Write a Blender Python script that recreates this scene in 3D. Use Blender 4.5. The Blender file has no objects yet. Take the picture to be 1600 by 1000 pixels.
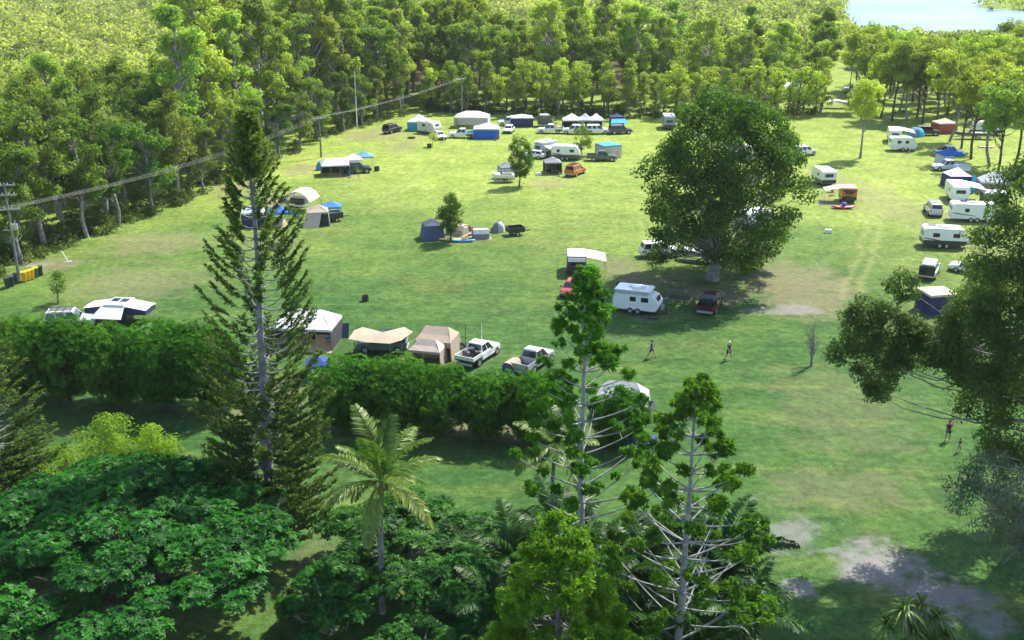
import bpy, math, random
import numpy as np
from mathutils import Vector, Matrix

# ------------------------------------------------------------------ camera, sky, sun
sc = bpy.context.scene
COL = sc.collection
R = math.radians
FPX, PITCH, CAM_H = 1650.0, R(19.5), 35.6
cam_data = bpy.data.cameras.new('camera')
cam_data.sensor_width = 36.0
cam_data.lens = 36.0 * FPX / 1600.0
cam_data.clip_start, cam_data.clip_end = 0.5, 6000.0
cam = bpy.data.objects.new('camera', cam_data)
COL.objects.link(cam)
cam.location = (0, 0, CAM_H)
cam.rotation_euler = (math.pi / 2 - PITCH, 0, 0)
sc.camera = cam

SUN_EL, SUN_AZ = R(52), R(43)            # sun stands behind and to the right of the field
world = bpy.data.worlds.new('World')
sc.world = world
world.use_nodes = True
wn = world.node_tree
sky = wn.nodes.new('ShaderNodeTexSky')
sky.sky_type = 'NISHITA'
sky.sun_disc = False
sky.sun_elevation = SUN_EL
sky.sun_rotation = SUN_AZ
bg = wn.nodes['Background']
wn.links.new(sky.outputs[0], bg.inputs[0])
bg.inputs[1].default_value = 0.15
sun_data = bpy.data.lights.new('sun', 'SUN')
sun_data.energy = 4.6
sun_data.angle = R(0.6)
sun_data.color = (1.0, 0.94, 0.82)
sun = bpy.data.objects.new('sun', sun_data)
COL.objects.link(sun)
sd = Vector((math.sin(SUN_AZ) * math.cos(SUN_EL), math.cos(SUN_AZ) * math.cos(SUN_EL), math.sin(SUN_EL)))
sun.rotation_euler = sd.to_track_quat('Z', 'Y').to_euler()
sun.location = sd * 300
sc.view_settings.view_transform = 'Standard'
sc.view_settings.look = 'None'
sc.view_settings.gamma = 1.0
sc.view_settings.use_curve_mapping = False
sc.view_settings.exposure = 1.1
sc.render.engine = 'CYCLES'
sc.cycles.max_bounces = 8
sc.cycles.diffuse_bounces = 6
sc.cycles.transmission_bounces = 8
sc.cycles.transparent_max_bounces = 8

# ------------------------------------------------------------------ pixel <-> place
CP, SP = math.cos(PITCH), math.sin(PITCH)
def ray(px, py):
    dx, dy = (px - 800.0) / FPX, (500.0 - py) / FPX
    return Vector((dx, dy * SP + CP, dy * CP - SP))
def G(px, py, z=0.0):                     # where the ray meets the level z
    d = ray(px, py); t = (z - CAM_H) / d.z
    return Vector((0, 0, CAM_H)) + d * t
def AT(px, py, Y):                        # where the ray meets the upright plane at distance Y
    d = ray(px, py); t = Y / d.y
    return Vector((0, 0, CAM_H)) + d * t
def PIX(p):
    v = Vector(p) - Vector((0, 0, CAM_H))
    zc = v.y * CP - v.z * SP
    return 800 + FPX * v.x / zc, 500 - FPX * (v.y * SP + v.z * CP) / zc

rng = np.random.default_rng(11)
random.seed(7)

# ------------------------------------------------------------------ materials
MATS = {}
def newmat(name):
    m = bpy.data.materials.new(name); m.use_nodes = True
    nt = m.node_tree; nt.nodes.clear()
    out = nt.nodes.new('ShaderNodeOutputMaterial')
    return m, nt, out
def nd(nt, typ, **kw):
    n = nt.nodes.new(typ)
    for k, v in kw.items():
        if k.startswith('i_'):
            key = k[2:].replace('_', ' ')
            n.inputs[int(key) if key.isdigit() else key].default_value = v
        else: setattr(n, k, v)
    return n
def mixc(nt, fac, a, b, mode='MIX'):
    n = nt.nodes.new('ShaderNodeMix'); n.data_type = 'RGBA'; n.blend_type = mode
    for sock, v in ((n.inputs['Factor'], fac), (n.inputs['A'], a), (n.inputs['B'], b)):
        if hasattr(v, 'is_output') or isinstance(v, bpy.types.NodeSocket): nt.links.new(v, sock)
        elif isinstance(v, (int, float)): sock.default_value = v
        else: sock.default_value = (*v, 1)
    return n.outputs['Result']
def mth(nt, op, a, b=0.0, c=None, clamp=False):
    n = nt.nodes.new('ShaderNodeMath'); n.operation = op; n.use_clamp = clamp
    for i, v in enumerate((a, b) if c is None else (a, b, c)):
        if isinstance(v, bpy.types.NodeSocket): nt.links.new(v, n.inputs[i])
        else: n.inputs[i].default_value = v
    return n.outputs[0]
def noise(nt, scale, detail=3.0, coord='Object', rough=0.55, vec=None):
    if vec is None:
        tc = nt.nodes.new('ShaderNodeTexCoord'); vec = tc.outputs[coord]
    n = nd(nt, 'ShaderNodeTexNoise'); n.inputs['Scale'].default_value = scale
    n.inputs['Detail'].default_value = detail; n.inputs['Roughness'].default_value = rough
    nt.links.new(vec, n.inputs['Vector'])
    return n.outputs['Fac']
def ramp(nt, fac, lo, hi):
    n = nt.nodes.new('ShaderNodeMapRange'); n.inputs[1].default_value = lo; n.inputs[2].default_value = hi
    n.interpolation_type = 'SMOOTHSTEP'
    nt.links.new(fac, n.inputs[0]); return n.outputs[0]

def paint(col, rough=0.35, metal=0.0, grime=0.12, coat=0.4):
    key = ('paint', col, rough, metal)
    if key in MATS: return MATS[key]
    m, nt, out = newmat('paint')
    p = nd(nt, 'ShaderNodeBsdfPrincipled')
    f = noise(nt, 2.3, 4)
    c = mixc(nt, mth(nt, 'MULTIPLY', ramp(nt, f, 0.45, 0.8), grime * 3), col, tuple(0.6 * x + 0.02 for x in col))
    nt.links.new(c, p.inputs['Base Color'])
    p.inputs['Roughness'].default_value = rough; p.inputs['Metallic'].default_value = metal
    p.inputs['Coat Weight'].default_value = coat
    nt.links.new(p.outputs[0], out.inputs[0]); MATS[key] = m; return m
def cloth(col, trans=0.12, rough=0.85, stripe=None):
    key = ('cloth', col, trans, stripe)
    if key in MATS: return MATS[key]
    m, nt, out = newmat('cloth')
    f = noise(nt, 1.3, 4)
    c = mixc(nt, f, tuple(0.78 * x for x in col), tuple(min(1, 1.15 * x) for x in col))
    if stripe:
        tc = nt.nodes.new('ShaderNodeTexCoord'); w = nd(nt, 'ShaderNodeTexWave')
        w.inputs['Scale'].default_value = 0.55; nt.links.new(tc.outputs['Object'], w.inputs['Vector'])
        c = mixc(nt, ramp(nt, w.outputs['Fac'], 0.45, 0.55), c, stripe)
    d = nd(nt, 'ShaderNodeBsdfPrincipled'); d.inputs['Roughness'].default_value = rough
    nt.links.new(c, d.inputs['Base Color'])
    bmp = nd(nt, 'ShaderNodeBump'); bmp.inputs['Strength'].default_value = 0.5; bmp.inputs['Distance'].default_value = 0.06
    nt.links.new(noise(nt, 2.6, 2), bmp.inputs['Height']); nt.links.new(bmp.outputs[0], d.inputs['Normal'])
    t = nd(nt, 'ShaderNodeBsdfTranslucent'); nt.links.new(c, t.inputs['Color'])
    mx = nd(nt, 'ShaderNodeMixShader'); mx.inputs[0].default_value = trans
    nt.links.new(d.outputs[0], mx.inputs[1]); nt.links.new(t.outputs[0], mx.inputs[2])
    nt.links.new(mx.outputs[0], out.inputs[0]); MATS[key] = m; return m
def leafmat(name, dark, light, trans=0.58, gloss=0.01, hue=0.02, val=0.25, tcol=(1.12, 1.28, 0.5)):
    m, nt, out = newmat(name)
    at = nd(nt, 'ShaderNodeAttribute'); at.attribute_name = 'rnd'
    c = mixc(nt, at.outputs['Fac'], dark, light)
    oi = nd(nt, 'ShaderNodeObjectInfo')
    hs = nd(nt, 'ShaderNodeHueSaturation')
    nt.links.new(mth(nt, 'MULTIPLY_ADD', oi.outputs['Random'], 2 * hue, 0.5 - hue), hs.inputs['Hue'])
    r2 = mth(nt, 'FRACT', mth(nt, 'MULTIPLY', oi.outputs['Random'], 17.3))
    nt.links.new(mth(nt, 'MULTIPLY_ADD', r2, 2 * val, 1 - val), hs.inputs['Value'])
    nt.links.new(c, hs.inputs['Color'])
    d = nd(nt, 'ShaderNodeBsdfDiffuse'); nt.links.new(hs.outputs[0], d.inputs[0])
    t = nd(nt, 'ShaderNodeBsdfTranslucent')
    tc = mixc(nt, 1.0, hs.outputs[0], tcol, 'MULTIPLY'); nt.links.new(tc, t.inputs[0])
    mx = nd(nt, 'ShaderNodeMixShader'); mx.inputs[0].default_value = trans
    nt.links.new(d.outputs[0], mx.inputs[1]); nt.links.new(t.outputs[0], mx.inputs[2])
    g = nd(nt, 'ShaderNodeBsdfGlossy'); g.inputs['Roughness'].default_value = 0.45
    mx2 = nd(nt, 'ShaderNodeMixShader'); mx2.inputs[0].default_value = gloss
    nt.links.new(mx.outputs[0], mx2.inputs[1]); nt.links.new(g.outputs[0], mx2.inputs[2])
    nt.links.new(mx2.outputs[0], out.inputs[0]); return m
def barkmat(name, a, b, scale=2.0):
    m, nt, out = newmat(name)
    p = nd(nt, 'ShaderNodeBsdfPrincipled'); p.inputs['Roughness'].default_value = 0.9
    f = ramp(nt, noise(nt, scale, 5), 0.35, 0.7)
    nt.links.new(mixc(nt, f, a, b), p.inputs['Base Color'])
    bmp = nd(nt, 'ShaderNodeBump'); bmp.inputs['Strength'].default_value = 0.6; bmp.inputs['Distance'].default_value = 0.05
    nt.links.new(noise(nt, scale * 6, 4), bmp.inputs['Height']); nt.links.new(bmp.outputs[0], p.inputs['Normal'])
    nt.links.new(p.outputs[0], out.inputs[0]); return m

WHITE = paint((0.80, 0.80, 0.78)); OFFW = paint((0.70, 0.69, 0.66)); SILVER = paint((0.42, 0.43, 0.44), 0.35, 0.3)
BLACK = paint((0.02, 0.02, 0.022), 0.4); DGREY = paint((0.06, 0.065, 0.07), 0.4); NAVY = paint((0.015, 0.02, 0.06), 0.4)
GLASS = paint((0.012, 0.014, 0.018), 0.12, 0.0, 0.0); RUBBER = paint((0.015, 0.015, 0.015), 0.85, 0.0, 0.1, 0.0)
STEEL = paint((0.45, 0.46, 0.47), 0.4, 0.6); RED = paint((0.32, 0.012, 0.012)); MAROON = paint((0.05, 0.012, 0.012), 0.3)
ORANGE = paint((0.55, 0.14, 0.02)); TEAL = paint((0.10, 0.16, 0.15), 0.5); GREYP = paint((0.10, 0.11, 0.12))
LAMPR = paint((0.4, 0.01, 0.01)); LAMPW = paint((0.75, 0.75, 0.72), 0.15); SOLAR = paint((0.012, 0.02, 0.05), 0.2)
C_WHITE = cloth((0.78, 0.78, 0.77), 0.18); C_LGREY = cloth((0.50, 0.51, 0.54), 0.1); C_GREY = cloth((0.24, 0.25, 0.28))
C_NAVY = cloth((0.03, 0.04, 0.11)); C_BLUE = cloth((0.03, 0.16, 0.62), 0.25); C_SKY = cloth((0.10, 0.42, 0.70), 0.25)
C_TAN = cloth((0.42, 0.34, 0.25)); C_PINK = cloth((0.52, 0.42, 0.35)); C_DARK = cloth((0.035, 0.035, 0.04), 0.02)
C_CREAM = cloth((0.62, 0.52, 0.38)); C_GREEN = cloth((0.10, 0.12, 0.07)); C_AQUA = cloth((0.06, 0.42, 0.62), 0.25)
C_RED = cloth((0.42, 0.10, 0.07)); C_LAV = cloth((0.55, 0.55, 0.66), 0.15); C_MAT = cloth((0.36, 0.29, 0.19), 0.0)
C_STRIPE = cloth((0.30, 0.50, 0.66), 0.2, stripe=(0.72, 0.76, 0.80)); C_SLATE = cloth((0.07, 0.09, 0.15))
BARK_PALE = barkmat('bark_pale', (0.17, 0.145, 0.12), (0.36, 0.33, 0.29))
BARK_DARK = barkmat('bark_dark', (0.045, 0.035, 0.028), (0.13, 0.11, 0.09))
BARK_GREY = barkmat('bark_grey', (0.13, 0.13, 0.13), (0.27, 0.27, 0.275))
BARK_HOOP = barkmat('bark_hoop', (0.19, 0.19, 0.19), (0.36, 0.36, 0.36), 3.0)
POLE_MAT = barkmat('pole_timber', (0.10, 0.13, 0.12), (0.20, 0.22, 0.20), 3.0)
L_GUM = leafmat('leaf_gum', (0.115, 0.190, 0.034), (0.38, 0.455, 0.095), hue=0.02, val=0.3)
L_GUMY = leafmat('leaf_gum_yellow', (0.19, 0.265, 0.042), (0.48, 0.55, 0.11), hue=0.016, val=0.25)
L_PAPER = leafmat('leaf_paperbark', (0.065, 0.130, 0.022), (0.20, 0.285, 0.05), hue=0.022, val=0.28)
L_FAR = leafmat('leaf_far', (0.11, 0.155, 0.040), (0.42, 0.45, 0.15), hue=0.0, val=0.0)
L_FIG = leafmat('leaf_fig', (0.030, 0.085, 0.012), (0.12, 0.21, 0.028), trans=0.36, hue=0.0, val=0.0)
L_MANGO = leafmat('leaf_mango', (0.014, 0.072, 0.012), (0.095, 0.245, 0.028), trans=0.46, gloss=0.0, hue=0.01, val=0.1)
L_POIN = leafmat('leaf_poinciana', (0.006, 0.040, 0.010), (0.055, 0.200, 0.024), trans=0.34, hue=0.01, val=0.08)
L_LIGHT = leafmat('leaf_bottlebrush', (0.10, 0.19, 0.018), (0.27, 0.40, 0.03), hue=0.0, val=0.0)
L_PINE = leafmat('leaf_pine', (0.040, 0.090, 0.022), (0.145, 0.215, 0.044), trans=0.45, hue=0.0, val=0.0)
L_HOOP = leafmat('leaf_hoop', (0.024, 0.095, 0.010), (0.115, 0.26, 0.020), trans=0.45, hue=0.01, val=0.1)
L_HOOPY = leafmat('leaf_hoop_young', (0.045, 0.130, 0.008), (0.185, 0.34, 0.020), trans=0.42, hue=0.0, val=0.0)
L_PALM = leafmat('leaf_palm', (0.045, 0.115, 0.014), (0.17, 0.25, 0.035), trans=0.35, gloss=0.03, hue=0.01, val=0.1)
L_PALMD = leafmat('leaf_palm_dark', (0.012, 0.052, 0.012), (0.060, 0.145, 0.022), trans=0.35, gloss=0.02, hue=0.01, val=0.1)
L_RIGHT = leafmat('leaf_right', (0.040, 0.090, 0.028), (0.130, 0.195, 0.050), trans=0.48, hue=0.0, val=0.0)
L_GREYG = leafmat('leaf_greygreen', (0.075, 0.11, 0.075), (0.17, 0.21, 0.14), trans=0.45, hue=0.0, val=0.0)
L_SHRUB = leafmat('leaf_shrub', (0.045, 0.075, 0.018), (0.15, 0.19, 0.045), hue=0.02, val=0.2)

# ------------------------------------------------------------------ mesh helpers
def npmesh(name, V, F, mat, rnd=None, smooth=False):
    V = np.asarray(V, dtype=np.float32); F = np.asarray(F, dtype=np.int32)
    k = F.shape[1]
    me = bpy.data.meshes.new(name)
    me.vertices.add(len(V)); me.vertices.foreach_set('co', V.ravel())
    me.loops.add(F.size); me.loops.foreach_set('vertex_index', F.ravel())
    me.polygons.add(len(F)); me.polygons.foreach_set('loop_start', np.arange(0, F.size, k, dtype=np.int32))
    if rnd is not None:
        a = me.attributes.new('rnd', 'FLOAT', 'POINT'); a.data.foreach_set('value', np.asarray(rnd, dtype=np.float32))
    if smooth: me.polygons.foreach_set('use_smooth', np.ones(len(F), dtype=bool))
    me.update(calc_edges=True)
    me.materials.append(mat)
    return me
def ob(name, me, parent=None, loc=None, rz=0.0):
    o = bpy.data.objects.new(name, me); COL.objects.link(o)
    if parent is not None: o.parent = parent
    if loc is not None: o.location = loc
    if rz: o.rotation_euler = (0, 0, rz)
    return o
def tag(o, label, cat, group=None, kind=None):
    if label: o['label'] = label
    if cat: o['category'] = cat
    if group: o['group'] = group
    if kind: o['kind'] = kind
    return o
def root(name, label, cat, loc, rz=0.0, group=None):
    o = ob(name, None, None, loc, rz); o.empty_display_size = 0.3
    return tag(o, label, cat, group)

class MB:
    def __init__(s): s.v = []; s.f = []
    def add(s, vs, fs):
        b = len(s.v); s.v += [tuple(v) for v in vs]; s.f += [tuple(i + b for i in f) for f in fs]; return s
    def box(s, c, d, rz=0.0, ry=0.0):
        M = Matrix.Translation(c) @ Matrix.Rotation(rz, 4, 'Z') @ Matrix.Rotation(ry, 4, 'Y')
        vs = [M @ Vector((x * d[0] / 2, y * d[1] / 2, z * d[2] / 2)) for z in (-1, 1) for y in (-1, 1) for x in (-1, 1)]
        return s.add(vs, [(0, 2, 3, 1), (4, 5, 7, 6), (0, 1, 5, 4), (2, 6, 7, 3), (0, 4, 6, 2), (1, 3, 7, 5)])
    def loft(s, rings, caps=True, closed=True):
        n = len(rings[0]); vs = [p for r in rings for p in r]; fs = []
        for i in range(len(rings) - 1):
            for j in range(n if closed else n - 1):
                k = (j + 1) % n
                fs.append((i * n + j, i * n + k, (i + 1) * n + k, (i + 1) * n + j))
        if caps: fs += [tuple(range(n))[::-1], tuple((len(rings) - 1) * n + j for j in range(n))]
        return s.add(vs, fs)
    def tube(s, pts, r, n=6):
        pts = [Vector(p) for p in pts]; rings = []
        rr = r if isinstance(r, (list, tuple)) else [r] * len(pts)
        for i, p in enumerate(pts):
            t = (pts[min(i + 1, len(pts) - 1)] - pts[max(i - 1, 0)]).normalized()
            a = t.orthogonal().normalized() if abs(t.z) > 0.99 else t.cross(Vector((0, 0, 1))).normalized()
            b = t.cross(a)
            rings.append([p + (a * math.cos(2 * math.pi * j / n) + b * math.sin(2 * math.pi * j / n)) * rr[i] for j in range(n)])
        return s.loft(rings)
    def prism(s, prof, y0, y1):          # side outline in x,z pushed along y
        return s.loft([[(x, y0, z) for x, z in prof], [(x, y1, z) for x, z in prof]])
    def mesh(s, name, mat, smooth=False):
        me = bpy.data.meshes.new(name); me.from_pydata(s.v, [], s.f); me.update(); me.materials.append(mat)
        if smooth: me.polygons.foreach_set('use_smooth', [True] * len(me.polygons))
        return me
    def build(s, name, mat, parent=None, loc=None, rz=0.0, smooth=False):
        o = ob(name, s.mesh(name, mat, smooth), parent, loc, rz); return o
def panel(corners, thick=0.012, inset=0.0):  # a thin proud plate lying on a quad
    c = [Vector(p) for p in corners]; n = (c[1] - c[0]).cross(c[3] - c[0]).normalized()
    if inset:
        ctr = sum(c, Vector()) / len(c); c = [p + (ctr - p) * inset for p in c]
    return MB().loft([[p + n * 0.002 for p in c], [p + n * thick for p in c]])

# ------------------------------------------------------------------ leaves and wood in numpy
def unit(v): return v / np.maximum(np.linalg.norm(v, axis=-1, keepdims=True), 1e-9)
def leaf_quads(P, N, L, W, T=None):
    n = len(P)
    if T is None: T = rng.normal(size=(n, 3))
    N = unit(N); T = unit(T - N * np.sum(T * N, 1, keepdims=True)); B = np.cross(N, T)
    L = np.broadcast_to(np.asarray(L, float), (n,))[:, None]; W = np.broadcast_to(np.asarray(W, float), (n,))[:, None]
    V = np.stack([P - T * L / 2, P + B * W / 2 + N * L * 0.08, P + T * L / 2, P - B * W / 2 + N * L * 0.08], 1).reshape(-1, 3)
    return V, np.arange(4 * n).reshape(n, 4)
def clump_leaves(clumps, dens, L, W, flat=0.75, up=0.6, shell=0.5, droop=0.0):
    Ps, Ns, Rs, Ts = [], [], [], []
    for (c, r) in clumps:
        n = max(6, int(dens * r * r * rng.uniform(0.8, 1.2)))
        d = unit(rng.normal(size=(n, 3)))
        lob = 1 + 0.22 * np.sin(d[:, 0] * 3.1 + c[0] * 7) * np.sin(d[:, 1] * 3.7 + c[1] * 5) + 0.15 * np.sin(d[:, 2] * 5 + c[2] * 3)
        rad = r * lob * (shell + (1 - shell) * rng.random(n) ** 0.6)
        p = np.asarray(c) + d * rad[:, None] * np.array([1, 1, flat])
        Ps.append(p); Ns.append(d * 0.7 + np.array([0, 0, up]) + rng.normal(size=(n, 3)) * 0.55)
        tone = rng.random()
        Rs.append(np.clip(0.55 * tone + 0.45 * rng.random(n), 0, 1))
        t = rng.normal(size=(n, 3)); t[:, 2] -= droop * 2; Ts.append(t)
    P = np.concatenate(Ps); N = np.concatenate(Ns); Rn = np.concatenate(Rs); T = np.concatenate(Ts)
    s = rng.uniform(0.7, 1.3, len(P))
    V, F = leaf_quads(P, N, L * s, W * s, T)
    return V, F, np.repeat(Rn, 4)
def tubes_np(paths, n=5):
    Vs, Fs, b = [], [], 0
    ang = np.arange(n) * 2 * np.pi / n
    for pts, rad in paths:
        pts = np.asarray(pts, float); rad = np.asarray(rad, float)
        t = unit(np.gradient(pts, axis=0))
        ref = np.where(np.abs(t[:, 2:3]) > 0.9, np.array([[1.0, 0, 0]]), np.array([[0, 0, 1.0]]))
        a = unit(np.cross(t, ref)); c = np.cross(t, a)
        ring = pts[:, None] + (a[:, None] * np.cos(ang)[None, :, None] + c[:, None] * np.sin(ang)[None, :, None]) * rad[:, None, None]
        m = len(pts); idx = np.arange(m * n).reshape(m, n) + b
        F = np.stack([idx[:-1], np.roll(idx[:-1], -1, 1), np.roll(idx[1:], -1, 1), idx[1:]], -1).reshape(-1, 4)
        Vs.append(ring.reshape(-1, 3)); Fs.append(F); b += m * n
    return np.concatenate(Vs), np.concatenate(Fs)
def curve3(a, b, sag, k=5):               # from a to b, lifting (or drooping) on the way
    t = np.linspace(0, 1, k)[:, None]
    return np.asarray(a) * (1 - t) + np.asarray(b) * t + np.array([0, 0, 1.0]) * (4 * t * (1 - t)) * sag
def limbs(trunk_pts, trunk_r, clumps, r0, slope=0.8, every=1, wob=0.15):
    tp = np.asarray(trunk_pts); paths = [(tp, trunk_r)]
    for i, (c, r) in enumerate(clumps):
        if i % every: continue
        c = np.asarray(c); h = np.hypot(*(c - tp[-1])[:2])
        z = min(max(c[2] - slope * h - 0.3, tp[0][2] + 0.18 * (tp[-1][2] - tp[0][2])), tp[-1][2])
        s = np.array([np.interp(z, tp[:, 2], tp[:, k]) for k in range(3)])
        path = curve3(s, c, -0.10 * h * (1 if z < c[2] else -1), 6)
        path[1:-1] += rng.normal(size=(4, 3)) * wob * np.linalg.norm(c - s) * 0.15
        paths.append((path, np.linspace(r0, r0 * 0.2, 6)))
    return paths
def broadleaf(clumps, trunk, tr, bark, leaf, dens, L, W, r0, name='tree', slope=0.8, every=1, flat=0.75, shell=0.5, up=0.6, droop=0.0, nside=6):
    V, F, rn = clump_leaves(clumps, dens, L, W, flat, up, shell, droop)
    crown = npmesh('crown', V, F, leaf, rn)
    V, F = tubes_np(limbs(trunk, tr, clumps, r0, slope, every), nside)
    return npmesh('trunk', V, F, bark, smooth=True), crown
def put_tree(name, label, trunk, crown, loc, rz=0.0, s=(1, 1, 1), group=None, cat='tree'):
    t = root(name, label, cat, loc, rz, group); t.scale = s
    if trunk: ob('trunk', trunk, t)
    ob('crown', crown, t)
    return t
# ------------------------------------------------------------------ ground, water
def shore_y(x): return np.interp(x, [120, 140, 180, 260, 420], [500, 462, 385, 335, 300])
def is_water(x, y):
    isl = ((x - 345) / 46) ** 2 + ((y - 690) / 60) ** 2 < 1
    return (y > shore_y(x)) & (x > 0.303 * y) & ~isl
def make_ground():
    xs = np.concatenate([np.linspace(-1600, -320, 20), np.linspace(-300, 480, 157), np.linspace(520, 2200, 22)])
    ys = np.concatenate([np.linspace(-150, 280, 44), np.linspace(285, 800, 104), np.linspace(830, 4200, 30)])
    X, Y = np.meshgrid(xs, ys)
    Z = np.where(is_water(X, Y), -2.5, 0.0)
    V = np.stack([X, Y, Z], -1).reshape(-1, 3); n, m = X.shape
    idx = np.arange(n * m).reshape(n, m)
    F = np.stack([idx[:-1, :-1], idx[:-1, 1:], idx[1:, 1:], idx[1:, :-1]], -1).reshape(-1, 4)
    mat, nt, out = newmat('grass')
    geo = nd(nt, 'ShaderNodeNewGeometry'); pos = geo.outputs['Position']
    p = nd(nt, 'ShaderNodeBsdfPrincipled')
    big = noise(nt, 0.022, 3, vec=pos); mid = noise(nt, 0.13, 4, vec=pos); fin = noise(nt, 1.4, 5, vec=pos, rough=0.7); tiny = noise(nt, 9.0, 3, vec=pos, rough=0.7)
    near_shaded = mixc(nt, ramp(nt, mid, 0.3, 0.72), (0.036, 0.090, 0.024), (0.058, 0.116, 0.030))
    far_sunlit = mixc(nt, ramp(nt, mid, 0.3, 0.72), (0.170, 0.240, 0.050), (0.245, 0.305, 0.072))
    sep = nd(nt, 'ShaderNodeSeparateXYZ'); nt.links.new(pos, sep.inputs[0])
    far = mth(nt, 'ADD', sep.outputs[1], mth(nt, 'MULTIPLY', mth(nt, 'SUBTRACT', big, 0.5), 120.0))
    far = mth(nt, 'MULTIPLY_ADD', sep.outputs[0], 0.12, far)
    c = mixc(nt, ramp(nt, far, 92.0, 185.0), near_shaded, far_sunlit)  # cloud shade near and sunlight far, painted into the grass colour
    olive = ramp(nt, noise(nt, 0.06, 5, vec=pos, rough=0.65), 0.52, 0.72)
    c = mixc(nt, mth(nt, 'MULTIPLY', olive, 0.26), c, (0.165, 0.150, 0.060))
    strk = nd(nt, 'ShaderNodeMapping'); strk.inputs['Scale'].default_value = (0.5, 3.0, 1); strk.inputs['Rotation'].default_value = (0, 0, 0.45)
    nt.links.new(pos, strk.inputs[0])
    st = noise(nt, 0.12, 3, vec=strk.outputs[0])
    c = mixc(nt, mth(nt, 'MULTIPLY', ramp(nt, st, 0.5, 0.8), 0.4), c, (0.175, 0.205, 0.055))
    tuft = noise(nt, 0.42, 5, vec=pos, rough=0.75); c = mixc(nt, 1.0, c, mixc(nt, ramp(nt, tuft, .3, .7), (0.80, 0.80, 0.84), (1.2, 1.2, 1.16)), 'MULTIPLY')
    fine = mixc(nt, ramp(nt, fin, .25, .75), (0.60, 0.62, 0.60), (1.38, 1.36, 1.30)); c = mixc(nt, 1.0, c, fine, 'MULTIPLY')
    c = mixc(nt, 1.0, c, mixc(nt, ramp(nt, tiny, .25, .75), (0.66, 0.68, 0.66), (1.34, 1.32, 1.3)), 'MULTIPLY')
    # bare patches: earth, dry turf, pale sand
    nv = nd(nt, 'ShaderNodeTexNoise'); nv.inputs['Scale'].default_value = 0.45; nv.inputs['Detail'].default_value = 9; nv.inputs['Roughness'].default_value = 0.7
    nt.links.new(pos, nv.inputs['Vector'])
    def patch(x0, x1, y0, y1, k, rot=0.0):
        a, b_, cc = G(x0, (y0 + y1) / 2), G(x1, (y0 + y1) / 2), G((x0 + x1) / 2, (y0 + y1) / 2)
        ry = abs(G((x0 + x1) / 2, y0).y - G((x0 + x1) / 2, y1).y) / 2; rx = abs(b_.x - a.x) / 2
        mp = nd(nt, 'ShaderNodeMapping'); mp.vector_type = 'TEXTURE'
        mp.inputs['Location'].default_value = cc; mp.inputs['Scale'].default_value = (rx, ry, 1e3); mp.inputs['Rotation'].default_value = (0, 0, rot)
        nt.links.new(pos, mp.inputs[0])
        ln = nd(nt, 'ShaderNodeVectorMath'); ln.operation = 'LENGTH'; nt.links.new(mp.outputs[0], ln.inputs[0])
        d = mth(nt, 'ADD', ln.outputs['Value'], mth(nt, 'MULTIPLY', mth(nt, 'SUBTRACT', nv.outputs['Fac'], 0.5), 3.1))
        n = nt.nodes.new('ShaderNodeMapRange'); n.inputs[1].default_value = 1.25; n.inputs[2].default_value = 0.45; n.interpolation_type = 'SMOOTHSTEP'
        nt.links.new(d, n.inputs[0]); return mth(nt, 'MULTIPLY', n.outputs[0], k)
    def cover(c, lst, col):
        acc = None
        for q in lst:
            f = patch(*q); acc = f if acc is None else mth(nt, 'MAXIMUM', acc, f)
        return mixc(nt, acc, c, col)
    earth = mixc(nt, fin, (0.13, 0.105, 0.065), (0.27, 0.225, 0.15))
    c = cover(c, [(1140, 1340, 405, 478, .62), (1180, 1330, 450, 500, .6), (1040, 1180, 445, 475, .6), (930, 1010, 400, 440, .45), (960, 1060, 425, 450, .5),
                  (440, 500, 255, 275, .6), (530, 640, 200, 222, .55), (400, 470, 300, 330, .7), (380, 470, 370, 400, .35), (330, 420, 280, 310, .5),
                  (150, 330, 360, 400, .45), (100, 330, 410, 475, .35), (600, 660, 218, 240, .4), (1340, 1440, 240, 400, .35, .15),
                  (820, 900, 280, 295, .5), (700, 760, 350, 380, .5), (1200, 1420, 560, 720, .22), (1180, 1450, 730, 800, .3),
                  (620, 900, 640, 690, .6), (330, 500, 590, 660, .5), (440, 560, 830, 960, .25), (500, 575, 268, 280, .45), (640, 700, 205, 222, .35), (845, 915, 262, 282, .35), (1280, 1345, 300, 330, .3), (1440, 1530, 330, 350, .35), (600, 780, 545, 575, .3), (985, 1060, 490, 505, .2), (40, 130, 400, 425, .5), (1370, 1500, 480, 560, .2)], earth)
    sand = mixc(nt, fin, (0.13, 0.125, 0.12), (0.27, 0.265, 0.26))
    c = cover(c, [(1300, 1450, 845, 920, .95), (1400, 1530, 890, 970, .9), (1170, 1290, 805, 860, .6), (1215, 1280, 905, 935, .7), (1195, 1290, 474, 492, .65),
                  (1160, 1230, 480, 492, .5), (1500, 1580, 945, 1000, .7), (40, 78, 410, 417, .9)], sand)
    # faint wheel tracks
    acc = None
    for (ax, ay), (bx, by) in (((1412, 232), (1372, 330)), ((1372, 330), (1330, 470)), ((575, 335), (690, 245)), ((1396, 232), (1352, 340)), ((690, 245), (830, 215)), ((880, 318), (1010, 296))):
        A, B_ = G(ax, ay), G(bx, by); u = (B_ - A); ln = u.length; u.normalize(); n_ = Vector((-u.y, u.x, 0))
        dv = nd(nt, 'ShaderNodeVectorMath'); dv.operation = 'SUBTRACT'; nt.links.new(pos, dv.inputs[0]); dv.inputs[1].default_value = A
        def dot(vec):
            q = nd(nt, 'ShaderNodeVectorMath'); q.operation = 'DOT_PRODUCT'; nt.links.new(dv.outputs[0], q.inputs[0]); q.inputs[1].default_value = vec; return q.outputs['Value']
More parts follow.
